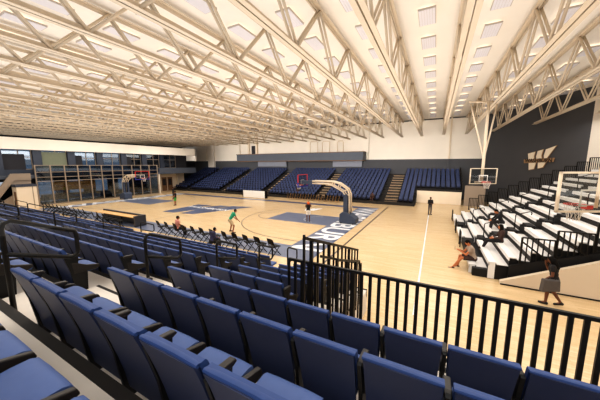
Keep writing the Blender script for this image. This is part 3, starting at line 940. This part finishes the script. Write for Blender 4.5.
def portable(label, loc, rz, red):
    t = thing('basketball_hoop', label, 'basketball hoop', loc, rz, 'wheeled basketball hoops')
    # local +x is toward the court; board 2.45 m ahead of base front
    q = MB()
    q.prism([(-0.75,0.06),(0.62,0.06),(0.62,0.78),(0.35,0.98),(-0.1,0.9),(-0.75,0.46)], 'y', -0.5, 0.5)
    bevel(q.build('base', M['hoop_pad'], t), 0.04)
    q = MB()
    for xx in (-0.55,0.45):
        for yy in (-0.5,0.5): q.tube([(xx,yy-0.04,0.06),(xx,yy+0.04,0.06)], 0.06, 10)
    q.build('wheel', M['black'], t)
    q = MB()
    for yy in (-0.26, 0.26):
        q.tube([(-0.15,yy,0.8),(-0.12,yy,2.45),(0.05,yy,2.85),(0.75,yy,3.28),(1.35,yy,3.42),(3.2,yy,3.42)], 0.07, 8)
        q.tube([(0.18,yy,0.8),(0.22,yy,2.3),(0.42,yy,2.62),(1.35,yy,3.10),(1.8,yy,3.20),(3.2,yy,3.22)], 0.06, 8)
        for (a, b) in (((-0.12,yy,2.4),(0.22,yy,2.3)),((0.05,yy,2.85),(0.42,yy,2.62)),((0.75,yy,3.28),(0.85,yy,2.85)),((1.35,yy,3.42),(1.35,yy,3.10))):
            q.tube([a,b],0.05,6)
    for (xx,zz) in ((0,2.4),(0.75,3.28),(1.5,3.42),(3.1,3.42)): q.tube([(xx,-0.26,zz),(xx,0.26,zz)], 0.045, 6)
    q.build('arm', M['hoop_cream'], t)
    q = MB(); q.box(3.15,4.25,-0.22,0.22,3.14,3.44); q.build('arm_padding', M['hoop_pad'], t)
    q = MB(); q.box(0.0,0.34,-0.36,-0.16,0.9,2.4); q.box(0.0,0.34,0.16,0.36,0.9,2.4); q.build('post_padding', M['hoop_pad'], t)
    backboard(t, 4.28, 2.9, M['rim_red'] if red else M['hoop_cream'], M['pad_blue'])
    return t
portable('wheeled basketball hoop with cream arm on the nearer baseline lettering', (-6.2, 20.35, 0), PI, True)
portable('wheeled basketball hoop with red-edged board before the glass wall', (-38.9, 20.4, 0), 0, True)
FW = R @ Vector((0,0,-1)); fa = math.atan2(FW.y, FW.x)     # heading of the view
# ceiling-hung practice hoops
def hung(label, loc, rz, zb, arms):
    t = thing('hanging_hoop', label, 'basketball hoop', loc, rz)
    backboard(t, 0.0, zb, M['hoop_cream'])
    q = MB()
    for a in arms: q.tube(a[0], a[1], 8)
    q.build('support_pole', M['hoop_cream'], t)
    return t
hung('glass practice hoop hung on pale poles above the white bleachers', (2.88, 21.1, 0), fa+PI, 3.52,
     [([(-0.12,0,3.7),(-0.12,0,5.6),(-0.3,0.1,ZB+0.1)], 0.09), ([(-0.12,0.0,5.2),(-0.6,0.9,ZB)],0.05), ([(-0.12,0.0,5.2),(-0.6,-0.9,ZB)],0.05),
      ([(-0.6,-1.0,ZB+0.1),(-0.6,1.0,ZB+0.1)],0.06), ([(-0.08,-0.5,3.65),(-0.08,0.5,3.65)],0.04)])
hung('large glass practice backboard seen from behind above the walking woman', (3.66, 9.42, 0), fa, 3.56,
     [([(-0.12,0,3.7),(-0.12,0,5.2),(-0.3,0.25,ZB+0.1)], 0.035), ([(-0.12,0,4.6),(-0.9,0.5,ZB)],0.05), ([(-0.12,0,4.6),(-0.9,-0.9,ZB)],0.05)])

# ------------------------------------------------------------------ wall emblem
em = thing('wall_emblem', 'cream block W emblem with a tan name band on the dark angled wall', 'emblem', (0,0,0))
ec = A0 + AD*8.35 + AN*0.06
ez = 5.45
arz = math.atan2(AD.y, AD.x)
em.location = (ec.x, ec.y, ez); em.rotation_euler = (0, 0, arz)
# local x along wall (away from the far corner), local -y or +y into the hall
def epanel(poly, off, th_, m, name):
    q = MB(); sgn = 1 if (Matrix.Rotation(arz, 2) @ Vector((0,1))).dot(AN) > 0 else -1
    a, b = sgn*off, sgn*(off+th_)
    q.prism([(x, z) for x, z in poly], 'y', min(a,b), max(a,b))
    return q.build(name, m, em), sgn
def grow(poly, d):
    c = Vector((sum(p[0] for p in poly)/len(poly), sum(p[1] for p in poly)/len(poly)))
    out = []; n = len(poly)
    area = sum(poly[i][0]*poly[(i+1)%n][1]-poly[(i+1)%n][0]*poly[i][1] for i in range(n))
    sg = 1 if area > 0 else -1
    for i in range(n):
        p0, p1, p2 = Vector(poly[i-1]), Vector(poly[i]), Vector(poly[(i+1)%n])
        n1 = Vector(((p1-p0).y, -(p1-p0).x)).normalized()*sg; n2 = Vector(((p2-p1).y, -(p2-p1).x)).normalized()*sg
        nn = (n1+n2)
        nn = nn.normalized() * min(1.6*d, d/max(0.3, nn.normalized().dot(n1)))
        out.append(tuple(p1+nn))
    return out
def epx(pts): return [((u-245)*0.01017, (225-v)*0.0084) for u, v in pts]
WS = [epx(p) for p in (
    [(100,160),(178,142),(170,205),(178,232),(112,232)],
    [(207,136),(262,120),(250,190),(258,232),(206,232),(196,205)],
    [(292,121),(388,86),(328,190),(304,232),(284,232),(278,190)],
    [(120,272),(200,272),(186,350),(130,362)],
    [(224,272),(304,272),(280,330),(230,343)])]
for p in WS: epanel(grow(p, 0.05), 0.0, 0.05, M['logo_tan'], 'emblem_border')
for p in WS: o, sgn = epanel(p, 0.05, 0.04, M['logo_cream'], 'emblem_stroke')
epanel([(-1.80,-0.45),(1.42,-0.36),(1.50,0.04),(-1.86,-0.06)], 0.09, 0.04, M['logo_tan'], 'name_band')
tx = text('band_lettering', 'WASHBURN', 0.54, M['logo_dark'], em, (-0.18, sgn*0.14, -0.205), (PI/2, 0, 0), extrude=0.005, offset=0.012, sx=1.0)
if sgn > 0: tx.rotation_euler = (PI/2, 0, PI)

# ------------------------------------------------------------------ white bleachers
BY0, BY1 = 12.9, 26.5
BN = 16
def bx(i): return 1.72 + 0.65*i
def bz(i): return 0.44 + 0.31*i
fr = MB()
for i in range(BN):
    fr.box(bx(i)-0.10 if i else bx(i)-0.02, bx(i)+0.56, BY0+0.05, BY1-0.05, 0.0, bz(i)-0.10)
o = fr.build('bleacher_frame', M['deck_black']); o['kind'] = 'structure'
SEG = [(BY0, 16.55, 'nearest the walking woman'), (17.45, 21.4, 'in the middle section'), (22.3, BY1, 'nearest the far end')]
for i in range(BN):
    for si, (y0, y1, sn) in enumerate(SEG):
        a, b = y0, y1
        if i == 0:
            if si == 0: a, b = 13.2, 14.6
            elif si == 1: a, b = 18.4, 21.0
            else: a, b = 23.4, BY1
        if not (seen(bx(i), a, bz(i), 10) or seen(bx(i), b, bz(i), 10) or seen(bx(i), (a+b)/2, bz(i), 10)): continue
        t = thing('bleacher_bench', 'white bleacher bench, %s row up from the floor, section %s' % (ORD[i+1], sn), 'bench', (bx(i), (a+b)/2, 0), 0, 'white bleacher benches')
        h = (b-a)/2
        q = MB(); q.box(-0.14,0.13,-h,h,bz(i)-0.05,bz(i)); bevel(q.build('seat_board', M['bench_white'], t), 0.015)
        q = MB(); q.box(-0.13,-0.10,-h,h,bz(i)-0.17,bz(i)-0.05); q.build('front_board', M['bench_white'], t)
        q = MB(); q.box(0.15,0.555,-h,h,bz(i)-0.10,bz(i)-0.075); q.build('footboard', M['deck_grey'], t)
        if i < BN-1:
            q = MB(); q.box(0.53,0.56,-h,h,bz(i)-0.075,bz(i)+0.16); q.build('riser_panel', M['deck_black'], t)
        if i in (0, 1):
            q = MB(); q.box(-0.13,0.10,-h,-h+0.04,0.02,bz(i)-0.05); q.build('end_panel', M['bench_white'], t)
# aisle steps of the bleachers
for ai, yc in enumerate((17.0, 21.85)):
    for i in range(BN-1):
        q = MB(); q.box(bx(i)-0.02, bx(i)+0.30, yc-0.42, yc+0.42, bz(i)-0.1, bz(i)+0.07, 0)
        if not seen(bx(i), yc, bz(i), 5): continue
        o = q.build('bleacher_step', M['deck_black'])
        tag(o, 'black step block in the %s bleacher aisle from the walking woman, %s row' % (ORD[ai+1], ORD[i+1]), 'step', 'black bleacher aisle steps')
    for i in range(1, BN-1, 2):
        if not seen(bx(i), yc, bz(i)+0.5, 5): continue
        z = bz(i)-0.08
        q = MB(); q.tube([(0,0,0),(0,0,0.88),(0.03,0,0.93),(0.10,0,0.95),(0.55,0,1.12),(0.62,0,1.10),(0.64,0,1.03),(0.62,0,0.95)], 0.022, 8)
        o = q.build('bleacher_handrail', M['railmat'], None, (bx(i)+0.22, yc, z))
        tag(o, 'black hooked handrail in the %s bleacher aisle from the walking woman, %s up' % (ORD[ai+1], ORD[(i+1)//2]), 'handrail', 'hooked bleacher handrails')
# end railings
def endpanel(x0, x1, y, z0, h, nb, label, grp, mid=False):
    t = thing('bleacher_railing', label, 'railing', (x0, y, z0), 0, grp)
    L_ = x1-x0
    q = MB(); q.bar((0,0,h),(L_,0,h),0.05,0.05); q.build('top_rail', M['railmat'], t)
    q = MB(); q.bar((0,0,0.06),(L_,0,0.06),0.05,0.05); q.build('bottom_rail', M['railmat'], t)
    for k in range(nb+1):
        w_ = 0.06 if k in (0, nb) else 0.036
        q = MB(); q.bar((L_*k/nb,0,0),(L_*k/nb,0,h),w_,w_); q.build('baluster', M['railmat'], t)
    if mid:
        q = MB(); q.bar((0,-0.03,h*0.85),(L_,-0.03,h*0.12),0.06,0.06); q.build('brace', M['railmat'], t)
for i in range(1, BN-1):
    endpanel(bx(i)+0.42, bx(i)+0.42+0.64, BY1+0.1, bz(i)+0.12, 1.05, 6, 'black barred end railing on the far bleacher side, %s from the floor' % ORD[i], 'far bleacher end railings')
for k in range(8):
    i = 2 + 2*k
    x0 = 3.23 + 1.03*k
    endpanel(x0, x0+0.99, BY0-0.05, 0.86+0.39*k, 1.08, 6, 'black barred railing on the near bleacher end, %s from the court' % ORD[k+1], 'near bleacher end railings', True)
fascia = MB()
# beige sloping end wall
q = MB(); q.prism([(2.6,0.0),(14,0.0),(14,4.0),(13.6,4.0),(5.36,1.45),(2.6,0.14)], 'y', 12.45, 12.62)
q2 = q.build('wall_bleacher_end', M['beige']); q2['kind'] = 'structure'
q = MB(); q.bar((2.6,12.44,0.03),(14,12.44,0.03),0.02,0.05); struct('baseboard_bleacher', q, M['nosing'])
# dark sheet added in place of the shadowed gap under the near bleacher end
struct('bleacher_gap_shade', MB().prism([(2.9,0.0),(11.6,0.0),(11.6,4.0),(2.9,0.72)], 'y', 12.80, 12.9), M['deck_black'])
# near-front wheelchair rail posts
for k, (x, y) in enumerate(((1.55, 25.6), (1.55, 21.2), (1.55, 17.6))):
    q = MB(); q.tube([(0,-0.35,0),(0,-0.35,0.85),(0,-0.28,0.92),(0,0.28,0.92),(0,0.35,0.85),(0,0.35,0)], 0.03, 8)
    o = q.build('bleacher_front_rail', M['railmat'], None, (x, y, 0))
    tag(o, 'black bent rail at the bleacher front, %s from the far wall' % ORD[k+1], 'handrail', 'bleacher front rails')
# low grey partition between far stand and bleachers
pt = MB(); pt.box(3.2, 5.2, 35.6, 35.75, 0, 2.4)
o = struct('wall_partition', pt, M['partition'])

# ------------------------------------------------------------------ people
def remesh(mb, vox, m, name, parent, smooth=6):
    me = mb.mesh(name, [m])
    o = bpy.data.objects.new(name, me); COL.objects.link(o)
    md = o.modifiers.new('r', 'REMESH'); md.mode = 'VOXEL'; md.voxel_size = vox; md.use_smooth_shade = True
    if smooth:
        s_ = o.modifiers.new('s', 'SMOOTH'); s_.iterations = smooth; s_.factor = 0.4
    dg = bpy.context.evaluated_depsgraph_get(); dg.update()
    nm = bpy.data.meshes.new_from_object(o.evaluated_get(dg))
    o.modifiers.clear(); o.data = nm
    bpy.data.meshes.remove(me)
    nm.name = name
    for p in nm.polygons: p.use_smooth = True
    if parent: o.parent = parent
    return o
def cap_(mb, a, b, ra, rb, ends=True):
    a = Vector(a); b = Vector(b)
    mb.tube([a, a.lerp(b, 0.5), b], [ra, (ra+rb)/2, rb], 10)
    if ends:
        mb.ball(a, ra, n=10, m=6); mb.ball(b, rb, n=10, m=6)
STAND = dict(pelvis=(0,0,0.95), chest=(0,0.0,1.30), neck=(0,0.0,1.48), head=(0,0.02,1.62),
    shL=(-0.18,0,1.41), shR=(0.18,0,1.41), elL=(-0.25,-0.02,1.12), elR=(0.25,-0.02,1.12), wrL=(-0.26,0.08,0.88), wrR=(0.26,0.08,0.88),
    hpL=(-0.09,0,0.92), hpR=(0.09,0,0.92), knL=(-0.11,0.02,0.50), knR=(0.11,0.02,0.50), anL=(-0.11,0,0.09), anR=(0.11,0,0.09))
SIT = dict(pelvis=(0,0,0.55), chest=(0,0.06,0.90), neck=(0,0.08,1.07), head=(0,0.11,1.21),
    shL=(-0.18,0.06,1.01), shR=(0.18,0.06,1.01), elL=(-0.24,0.12,0.73), elR=(0.24,0.12,0.73), wrL=(-0.15,0.36,0.66), wrR=(0.15,0.36,0.66),
    hpL=(-0.09,0.02,0.54), hpR=(0.09,0.02,0.54), knL=(-0.12,0.45,0.53), knR=(0.12,0.45,0.53), anL=(-0.12,0.48,0.09), anR=(0.12,0.48,0.09))
def person(label, loc, rz, pose, base=STAND, skin='skin_a', top='c_black', sleeves='short', bottom='c_grey', legs='short', vox=0.012, scale=1.0, hair='short', face=True, group=None, feet=None, skirt=False):
    J = dict(base); J.update(pose)
    V = {k: Vector(v) for k, v in J.items()}
    t = thing('person', label, 'person', loc, rz, group)
    t.scale = (scale,)*3
    b = MB()
    # torso
    p, c, nk, hd = V['pelvis'], V['chest'], V['neck'], V['head']
    def ell(mb, ctr, d, rx, ry, rz_, k=1.0):
        z = d.normalized(); x = Vector((1,0,0)); x = (x - z*x.dot(z)).normalized(); y = z.cross(x)
        mb.ball(ctr, rx*k, ry*k, rz_*k, 12, 8, rot=Matrix((x, y, z)).transposed())
    sp = c - p
    def torso(mb, k):
        ell(mb, p, sp, 0.165, 0.115, 0.15, k)
        ell(mb, p.lerp(c, 0.5), sp, 0.145, 0.10, 0.18, k)
        ell(mb, c, sp, 0.17, 0.115, 0.19, k)
        sm = (V['shL'] + V['shR'])/2
        cap_(mb, V['shL'], V['shR'], 0.062*k, 0.062*k)
    torso(b, 1.0)
    cap_(b, c.lerp(nk, 0.6), hd, 0.056, 0.05)
    hdir = (hd - nk).normalized()
    # head faces local forward given by 'look'
    look = Vector(J.get('look', (0,1,0))).normalized()
    lx = look.cross(Vector((0,0,1))).normalized(); lz = lx.cross(look).normalized()
    HM = Matrix((lx, look, lz)).transposed()
    b.ball(hd, 0.074, 0.092, 0.115, 12, 9, rot=HM)
    b.ball(hd + look*0.03 - lz*0.055, 0.055, 0.06, 0.055, 10, 7, rot=HM)   # jaw
    b.ball(hd + look*0.095 - lz*0.012, 0.014, 0.018, 0.022, 8, 6, rot=HM)    # nose
    b.ball(hd + look*0.086 - lz*0.052, 0.024, 0.010, 0.009, 8, 6, rot=HM)    # mouth
    for s_ in (-1, 1): b.ball(hd + lx*s_*0.078 - lz*0.005 - look*0.01, 0.012, 0.02, 0.03, 8, 6, rot=HM)
    for S in 'LR':
        sgn = -1 if S == 'L' else 1
        sh, el, wr = V['sh'+S], V['el'+S], V['wr'+S]
        cap_(b, sh, el, 0.050, 0.040); cap_(b, el, wr, 0.040, 0.027)
        d = (wr - el).normalized()
        hd_ = Vector(J.get('hand'+S, d)).normalized()
        side = hd_.cross(Vector((0,0,1)))
        if side.length < 0.2: side = Vector((0,1,0)).cross(hd_)
        side.normalize(); nrm = side.cross(hd_).normalized()
        cap_(b, wr, wr + hd_*0.085, 0.026, 0.030)
        for fi, (off, ln) in enumerate(((-0.030,0.062),(-0.010,0.074),(0.010,0.070),(0.030,0.054))):
            a0 = wr + hd_*0.085 + side*off
            a1 = a0 + hd_*ln*0.55 - nrm*0.008 + side*off*0.25
            a2 = a1 + hd_*ln*0.40 - nrm*0.022
            b.tube([a0 - hd_*0.03, a0, a1, a2], [0.010,0.0105,0.0095,0.0085], 6)
        th0 = wr + hd_*0.03 + side*(-sgn)*0.026
        b.tube([th0, th0 + hd_*0.035 + side*(-sgn)*0.026, th0 + hd_*0.066 + side*(-sgn)*0.032], [0.013,0.0115,0.0095], 6)
        hp, kn, an = V['hp'+S], V['kn'+S], V['an'+S]
        cap_(b, hp, kn, 0.082, 0.056); cap_(b, kn, kn.lerp(an, 0.35), 0.055, 0.054); cap_(b, kn.lerp(an, 0.35), an, 0.054, 0.036)
        ft = Vector(J.get('foot'+S, (0,1,0))).normalized()
        cap_(b, an, an + ft*0.13 + Vector((0,0,-0.05)), 0.04, 0.032)
    remesh(b, vox, M[skin], 'body', t, 4)
    # clothing
    q = MB(); torso(q, 1.13)
    for S in 'LR':
        sh, el, wr = V['sh'+S], V['el'+S], V['wr'+S]
        if sleeves == 'long':
            cap_(q, sh, el, 0.066, 0.054); cap_(q, el, el.lerp(wr, 0.92), 0.054, 0.040, False); q.ball(el, 0.054)
        elif sleeves == 'short':
            cap_(q, sh, sh.lerp(el, 0.55), 0.068, 0.062, False); q.ball(sh, 0.068)
        else:
            q.ball(sh, 0.064)
    remesh(q, max(vox, 0.014), M[top], 'top' if sleeves == 'none' else 'shirt', t, 4)
    q = MB(); ell(q, p - sp.normalized()*0.02, sp, 0.185, 0.138, 0.145)
    for S in 'LR':
        hp, kn, an = V['hp'+S], V['kn'+S], V['an'+S]
        if legs == 'long':
            cap_(q, hp, kn, 0.098, 0.072); cap_(q, kn, kn.lerp(an, 0.93), 0.070, 0.056, False)
        else:
            e = hp.lerp(kn, 0.85 if legs == 'short' else 0.45)
            cap_(q, hp, e, 0.100, 0.088, False); q.ball(hp, 0.100)
    remesh(q, max(vox, 0.014), M[bottom], 'trousers' if legs == 'long' else 'shorts', t, 4)
    for S in 'LR':
        an = V['an'+S]; ft = Vector(J.get('foot'+S, (0,1,0))).normalized()
        q = MB(); cap_(q, an + ft*(-0.03) + Vector((0,0,-0.035)), an + ft*0.155 + Vector((0,0,-0.052)), 0.050, 0.040); cap_(q, an, an+Vector((0,0,-0.03)), 0.046, 0.05)
        remesh(q, 0.014, M['shoe'], 'shoe', t, 3)
    q = MB()
    q.ball(hd + lz*0.022 - look*0.014, 0.083, 0.098, 0.108, 12, 9, rot=HM)
    if hair == 'long':
        bk = -look
        q.ball(hd + bk*0.05 - lz*0.06, 0.10, 0.08, 0.15, 12, 9, rot=HM)
        q.ball(hd + bk*0.075 - lz*0.20, 0.115, 0.07, 0.15, 12, 9, rot=HM)
        for s_ in (-1, 1): q.ball(hd + lx*s_*0.075 - lz*0.08 - look*0.01, 0.035, 0.05, 0.13, 10, 7, rot=HM)
    hb = remesh(q, 0.012, M['hair'], 'hair', t, 3)
    # open the face
    if face:
        for s_ in (-1, 1):
            e = MB(); e.ball(hd + look*0.088 + lx*s_*0.030 + lz*0.008, 0.011, 0.008, 0.008, 8, 6, rot=HM); e.build('eye', M['eye'], t)
    return t
# walker by the bleachers (faces left and slightly toward the court, mid-stride, carrying a grey bag)
WK = dict(pelvis=(0,0,0.92), chest=(0,0.05,1.26), neck=(0,0.08,1.43), head=(0,0.13,1.555), look=(0,0.9,-0.35),
    shL=(-0.17,0.05,1.37), shR=(0.17,0.05,1.37), elL=(-0.25,0.03,1.09), elR=(0.22,0.20,1.15), wrL=(-0.27,0.16,0.97), wrR=(0.09,0.27,1.38),
    handL=(0,0.35,-0.9), handR=(-0.3,-0.1,0.95),
    hpL=(-0.08,0,0.90), hpR=(0.08,0,0.90), knL=(-0.10,0.12,0.50), knR=(0.09,0.02,0.49), anL=(-0.10,0.13,0.09), anR=(0.08,-0.22,0.14), footR=(0,0.95,-0.3))
wk = person('long-haired woman in grey skirt striding past the bleachers with a grey bag', (3.82, 11.35, 0), 1.15, WK, skin='skin_b', top='c_black', sleeves='short', bottom='c_grey', legs='short', vox=0.009, hair='long', scale=1.02)
bg = thing('carry_bag', 'wide grey carry bag held at the walking woman\'s hip', 'bag', (3.66, 11.07, 0.58), 0.35)
q = MB(); q.prism([(-0.30,0.0),(0.25,0.03),(0.22,0.42),(-0.26,0.44)], 'y', -0.08, 0.08); bevel(q.build('bag_body', M['c_grey'], bg), 0.03)
q = MB(); q.tube([(-0.14,0,0.40),(-0.06,0,0.50),(0.06,0,0.50),(0.14,0,0.40)], 0.012, 6); q.build('bag_handle', M['c_black'], bg)
# man with phone on the front bench, facing the court
PH = dict(chest=(0,0.10,0.86), neck=(0,0.17,1.03), head=(0,0.24,1.15), look=(0,0.8,-0.5), shL=(-0.18,0.13,0.97), shR=(0.18,0.13,0.97),
    elL=(-0.20,0.30,0.70), elR=(0.20,0.30,0.70), wrL=(-0.07,0.50,0.80), wrR=(0.07,0.50,0.80), knL=(-0.14,0.44,0.53), knR=(0.14,0.44,0.53),
    anL=(-0.13,0.72,0.09), anR=(0.13,0.50,0.09))
person('man in taupe shirt and dark shorts sitting on the front bleacher bench with a phone', (1.80, 13.75, -0.07), PI/2+0.1, PH, base=SIT, skin='skin_c', top='c_taupe', sleeves='short', bottom='c_brown', legs='short', vox=0.009, scale=1.14)
q = MB(); q.box(-0.04,0.04,-0.005,0.005,0,0.15); o = q.build('phone', M['phone'], None, (1.80-0.76, 13.68, 0.85), PI/2); bevel(o, 0.004)
tag(o, 'black phone held by the seated man in the taupe shirt', 'phone')
# two dark figures on the benches
LEAN = dict(chest=(0,0.14,0.85), neck=(0,0.22,1.02), head=(0,0.30,1.13), look=(0,0.9,-0.3), shL=(-0.18,0.17,0.96), shR=(0.18,0.17,0.96),
    elL=(-0.24,0.34,0.72), elR=(0.24,0.34,0.72), wrL=(-0.10,0.50,0.62), wrR=(0.10,0.50,0.62), anL=(-0.13,0.50,0.15), anR=(0.13,0.50,0.15))
person('person in black suit leaning forward on an upper bleacher bench', (bx(3), 18.7, bz(3)-0.50), PI/2, LEAN, base=SIT, skin='skin_c', top='c_black', sleeves='long', bottom='c_black', legs='long', vox=0.011, scale=1.05)
RE = dict(chest=(0,-0.02,0.90), neck=(0,0.0,1.07), head=(0,0.04,1.20), shL=(-0.18,-0.02,1.0), shR=(0.18,-0.02,1.0), elL=(-0.25,0.06,0.74), elR=(0.25,0.06,0.74),
    wrL=(-0.12,0.28,0.66), wrR=(0.12,0.28,0.66), knL=(-0.11,0.50,0.52), knR=(0.11,0.50,0.52), anL=(-0.11,0.66,0.16), anR=(0.13,0.60,0.14))
person('long-haired person in dark clothes seated near the bleacher end railing', (bx(2), 15.3, bz(2)-0.50), PI/2, RE, base=SIT, skin='skin_c', top='c_brown', sleeves='long', bottom='c_black', legs='long', vox=0.010, hair='long', scale=1.05)
# standing man by the beige wall
person('man in dark jacket standing on the white line by the far beige wall', (-0.25, 27.5, 0), PI+0.5, dict(elL=(-0.23,0.05,1.12), elR=(0.23,0.05,1.12), wrL=(-0.08,0.25,1.10), wrR=(0.08,0.25,1.12)), skin='skin_b', top='c_black', sleeves='long', bottom='c_grey', legs='long', vox=0.012)
# green-shirt player bending forward, back to us
GN = dict(pelvis=(0,-0.08,0.90), chest=(0.02,0.12,1.20), neck=(0.03,0.22,1.36), head=(0.04,0.30,1.47), look=(0.2,0.9,-0.2), shL=(-0.17,0.17,1.30), shR=(0.21,0.17,1.30),
    elL=(-0.26,0.20,1.02), elR=(0.30,0.26,1.03), wrL=(-0.20,0.36,0.86), wrR=(0.26,0.44,0.82), hpL=(-0.10,-0.06,0.87), hpR=(0.10,-0.06,0.87),
    knL=(-0.20,0.06,0.48), knR=(0.24,0.10,0.48), anL=(-0.24,-0.02,0.09), anR=(0.32,0.0,0.09))
person('player in green shirt and khaki shorts crouching near the sideline chairs', (-12.7, 13.5, 0), -0.55, GN, skin='skin_a', top='c_green', sleeves='short', bottom='c_khaki', legs='short', vox=0.010, scale=1.06)
# shooter under the near hoop with ball at face height
SH = dict(elL=(-0.24,0.14,1.30), elR=(0.24,0.14,1.30), wrL=(-0.10,0.26,1.55), wrR=(0.10,0.26,1.55), handL=(0.3,0.2,0.9), handR=(-0.3,0.2,0.9))
person('player in black top and white shorts holding a ball on the grey key', (-9.4, 19.3, 0), PI+0.45, SH, skin='skin_b', top='c_black', sleeves='none', bottom='c_white', legs='short', vox=0.012)
q = MB(); q.ball((0,0,0), 0.123, n=18, m=12); o = q.build('basketball', M['ball'], None, (-9.4-0.33*math.sin(PI+0.45), 19.3+0.33*math.cos(PI+0.45), 1.64))
tag(o, 'orange basketball held up by the player on the grey key', 'ball')
# far player and bystander
person('player in black shirt and bright green shorts running at the far end of the court', (-27.2, 19.7, 0), 2.4, dict(knL=(-0.11,0.12,0.52), anL=(-0.11,0.06,0.12), elL=(-0.25,0.1,1.12), wrL=(-0.2,0.32,1.1)), skin='skin_a', top='c_black', sleeves='short', bottom='c_grass', legs='short', vox=0.013)
person('person in black with white collar standing beyond the running player', (-32.7, 23.4, 0), 2.6, {}, skin='skin_a', top='c_black', sleeves='long', bottom='c_black', legs='long', vox=0.014)
# sideline sitters
person('person in pink shirt sitting on a sideline chair facing the court', (bench_px[2]-0.15, 11.0, -0.06), -0.25, {}, base=SIT, skin='skin_a', top='c_pink', sleeves='short', bottom='c_black', legs='long', vox=0.011, scale=1.1)
person('person in navy hoodie sitting among the sideline chairs', (bench_px[7]-0.35, 10.1, -0.02), -0.2, dict(chest=(0,0.12,0.88), neck=(0,0.18,1.05), head=(0,0.25,1.16)), base=SIT, skin='skin_a', top='c_navy', sleeves='long', bottom='c_black', legs='long', vox=0.011, scale=1.0)
st_ = thing('low_stool', 'low dark stool under the person in the navy hoodie', 'stool', (bench_px[7]-0.35, 10.1, 0))
q = MB(); q.box(-0.2,0.2,-0.2,0.2,0.39,0.43); bevel(q.build('seat', M['chair_black'], st_), 0.01)
for a in (-1,1):
    for b in (-1,1):
        q = MB(); q.tube([(a*0.17,b*0.17,0),(a*0.15,b*0.15,0.39)], 0.015, 6); q.build('leg', M['chair_black'], st_)
# spectators in the front row of the far stand
person('spectator in brown sitting in the far stand behind the near hoop', (-18.05, fy(1)+0.2, ftread(1)-0.08), PI, {}, base=SIT, skin='skin_b', top='c_brown', sleeves='long', bottom='c_brown', legs='long', vox=0.015)
person('spectator in brown sitting by the widest aisle of the far stand', (-6.9, fy(0)+0.2, ftread(0)-0.08), PI, {}, base=SIT, skin='skin_b', top='c_brown', sleeves='long', bottom='c_brown', legs='long', vox=0.015)

# ------------------------------------------------------------------ light
w = bpy.data.worlds.new('world'); sc.world = w; w.use_nodes = True
bg_ = w.node_tree.nodes['Background']
bg_.inputs['Color'].default_value = srgb(214, 226, 240)
bg_.inputs['Strength'].default_value = 0.55
def area(name, loc, sx_, sy_, power, col, rot=(0,0,0), spread=180):
    l = bpy.data.lights.new(name, 'AREA'); l.shape = 'RECTANGLE'; l.size = sx_; l.size_y = sy_; l.energy = power; l.color = col; l.spread = math.radians(spread)
    o = bpy.data.objects.new(name, l); COL.objects.link(o); o.location = loc; o.rotation_euler = rot
    return o
for i, x in enumerate((-36, -27, -18, -9, 0, 8)):
    for j, y in enumerate((-3, 7, 17, 27)):
        area('hall_fill', (x, y, 8.6), 6, 7, (205, 265, 272, 255)[j], (1.0, 0.985, 0.95))  # unseen area lights added below the trusses, replacing the weak panels' light
for i, x in enumerate((-32, -17, -2)):
    for j, y in enumerate((6, 22)):
        area('ceiling_fill', (x, y, 4.0), 15, 16, 640 if i else 560, (1.0, 0.99, 0.975), (PI, 0, 0))  # unseen upward fill added to brighten the ceiling
for x in (-34, -18, -3):
    area('wall_fill', (x, 22, 6.0), 14, 2.5, 420, (1.0, 0.975, 0.94), (math.radians(88), 0, 0), 70)  # unseen fill added to brighten the far wall
area('wall_fill', (-26, 18, 7.0), 2.5, 22, 190, (1.0, 0.975, 0.94), (0, math.radians(88), 0), 90)  # unseen fill added for the white band over the glazing
for y in (6, 16, 26):
    area('lounge_fill', (-42.3, y, 3.2), 0.8, 6, 60, (1.0, 0.92, 0.8), (0, math.radians(25), 0))  # unseen fill added so the timber panel shows behind the glass
area('gallery_fill', (-42.6, 16, 6.3), 0.8, 26, 150, (1.0, 0.95, 0.86), (0, math.radians(35), 0))  # unseen fill added to light the upper storey
area('roof_void_fill', (-47.5, 14, 8.1), 8, 26, 420, (1.0, 0.99, 0.975), (PI, 0, 0))  # unseen upward fill added for the trusses beyond the white band
sc.view_settings.view_transform = 'Standard'
sc.view_settings.look = 'Medium High Contrast'
sc.view_settings.exposure = 0.0
sc.cycles.use_denoising = True
sc.cycles.max_bounces = 6
sc.cycles.sample_clamp_indirect = 4.0
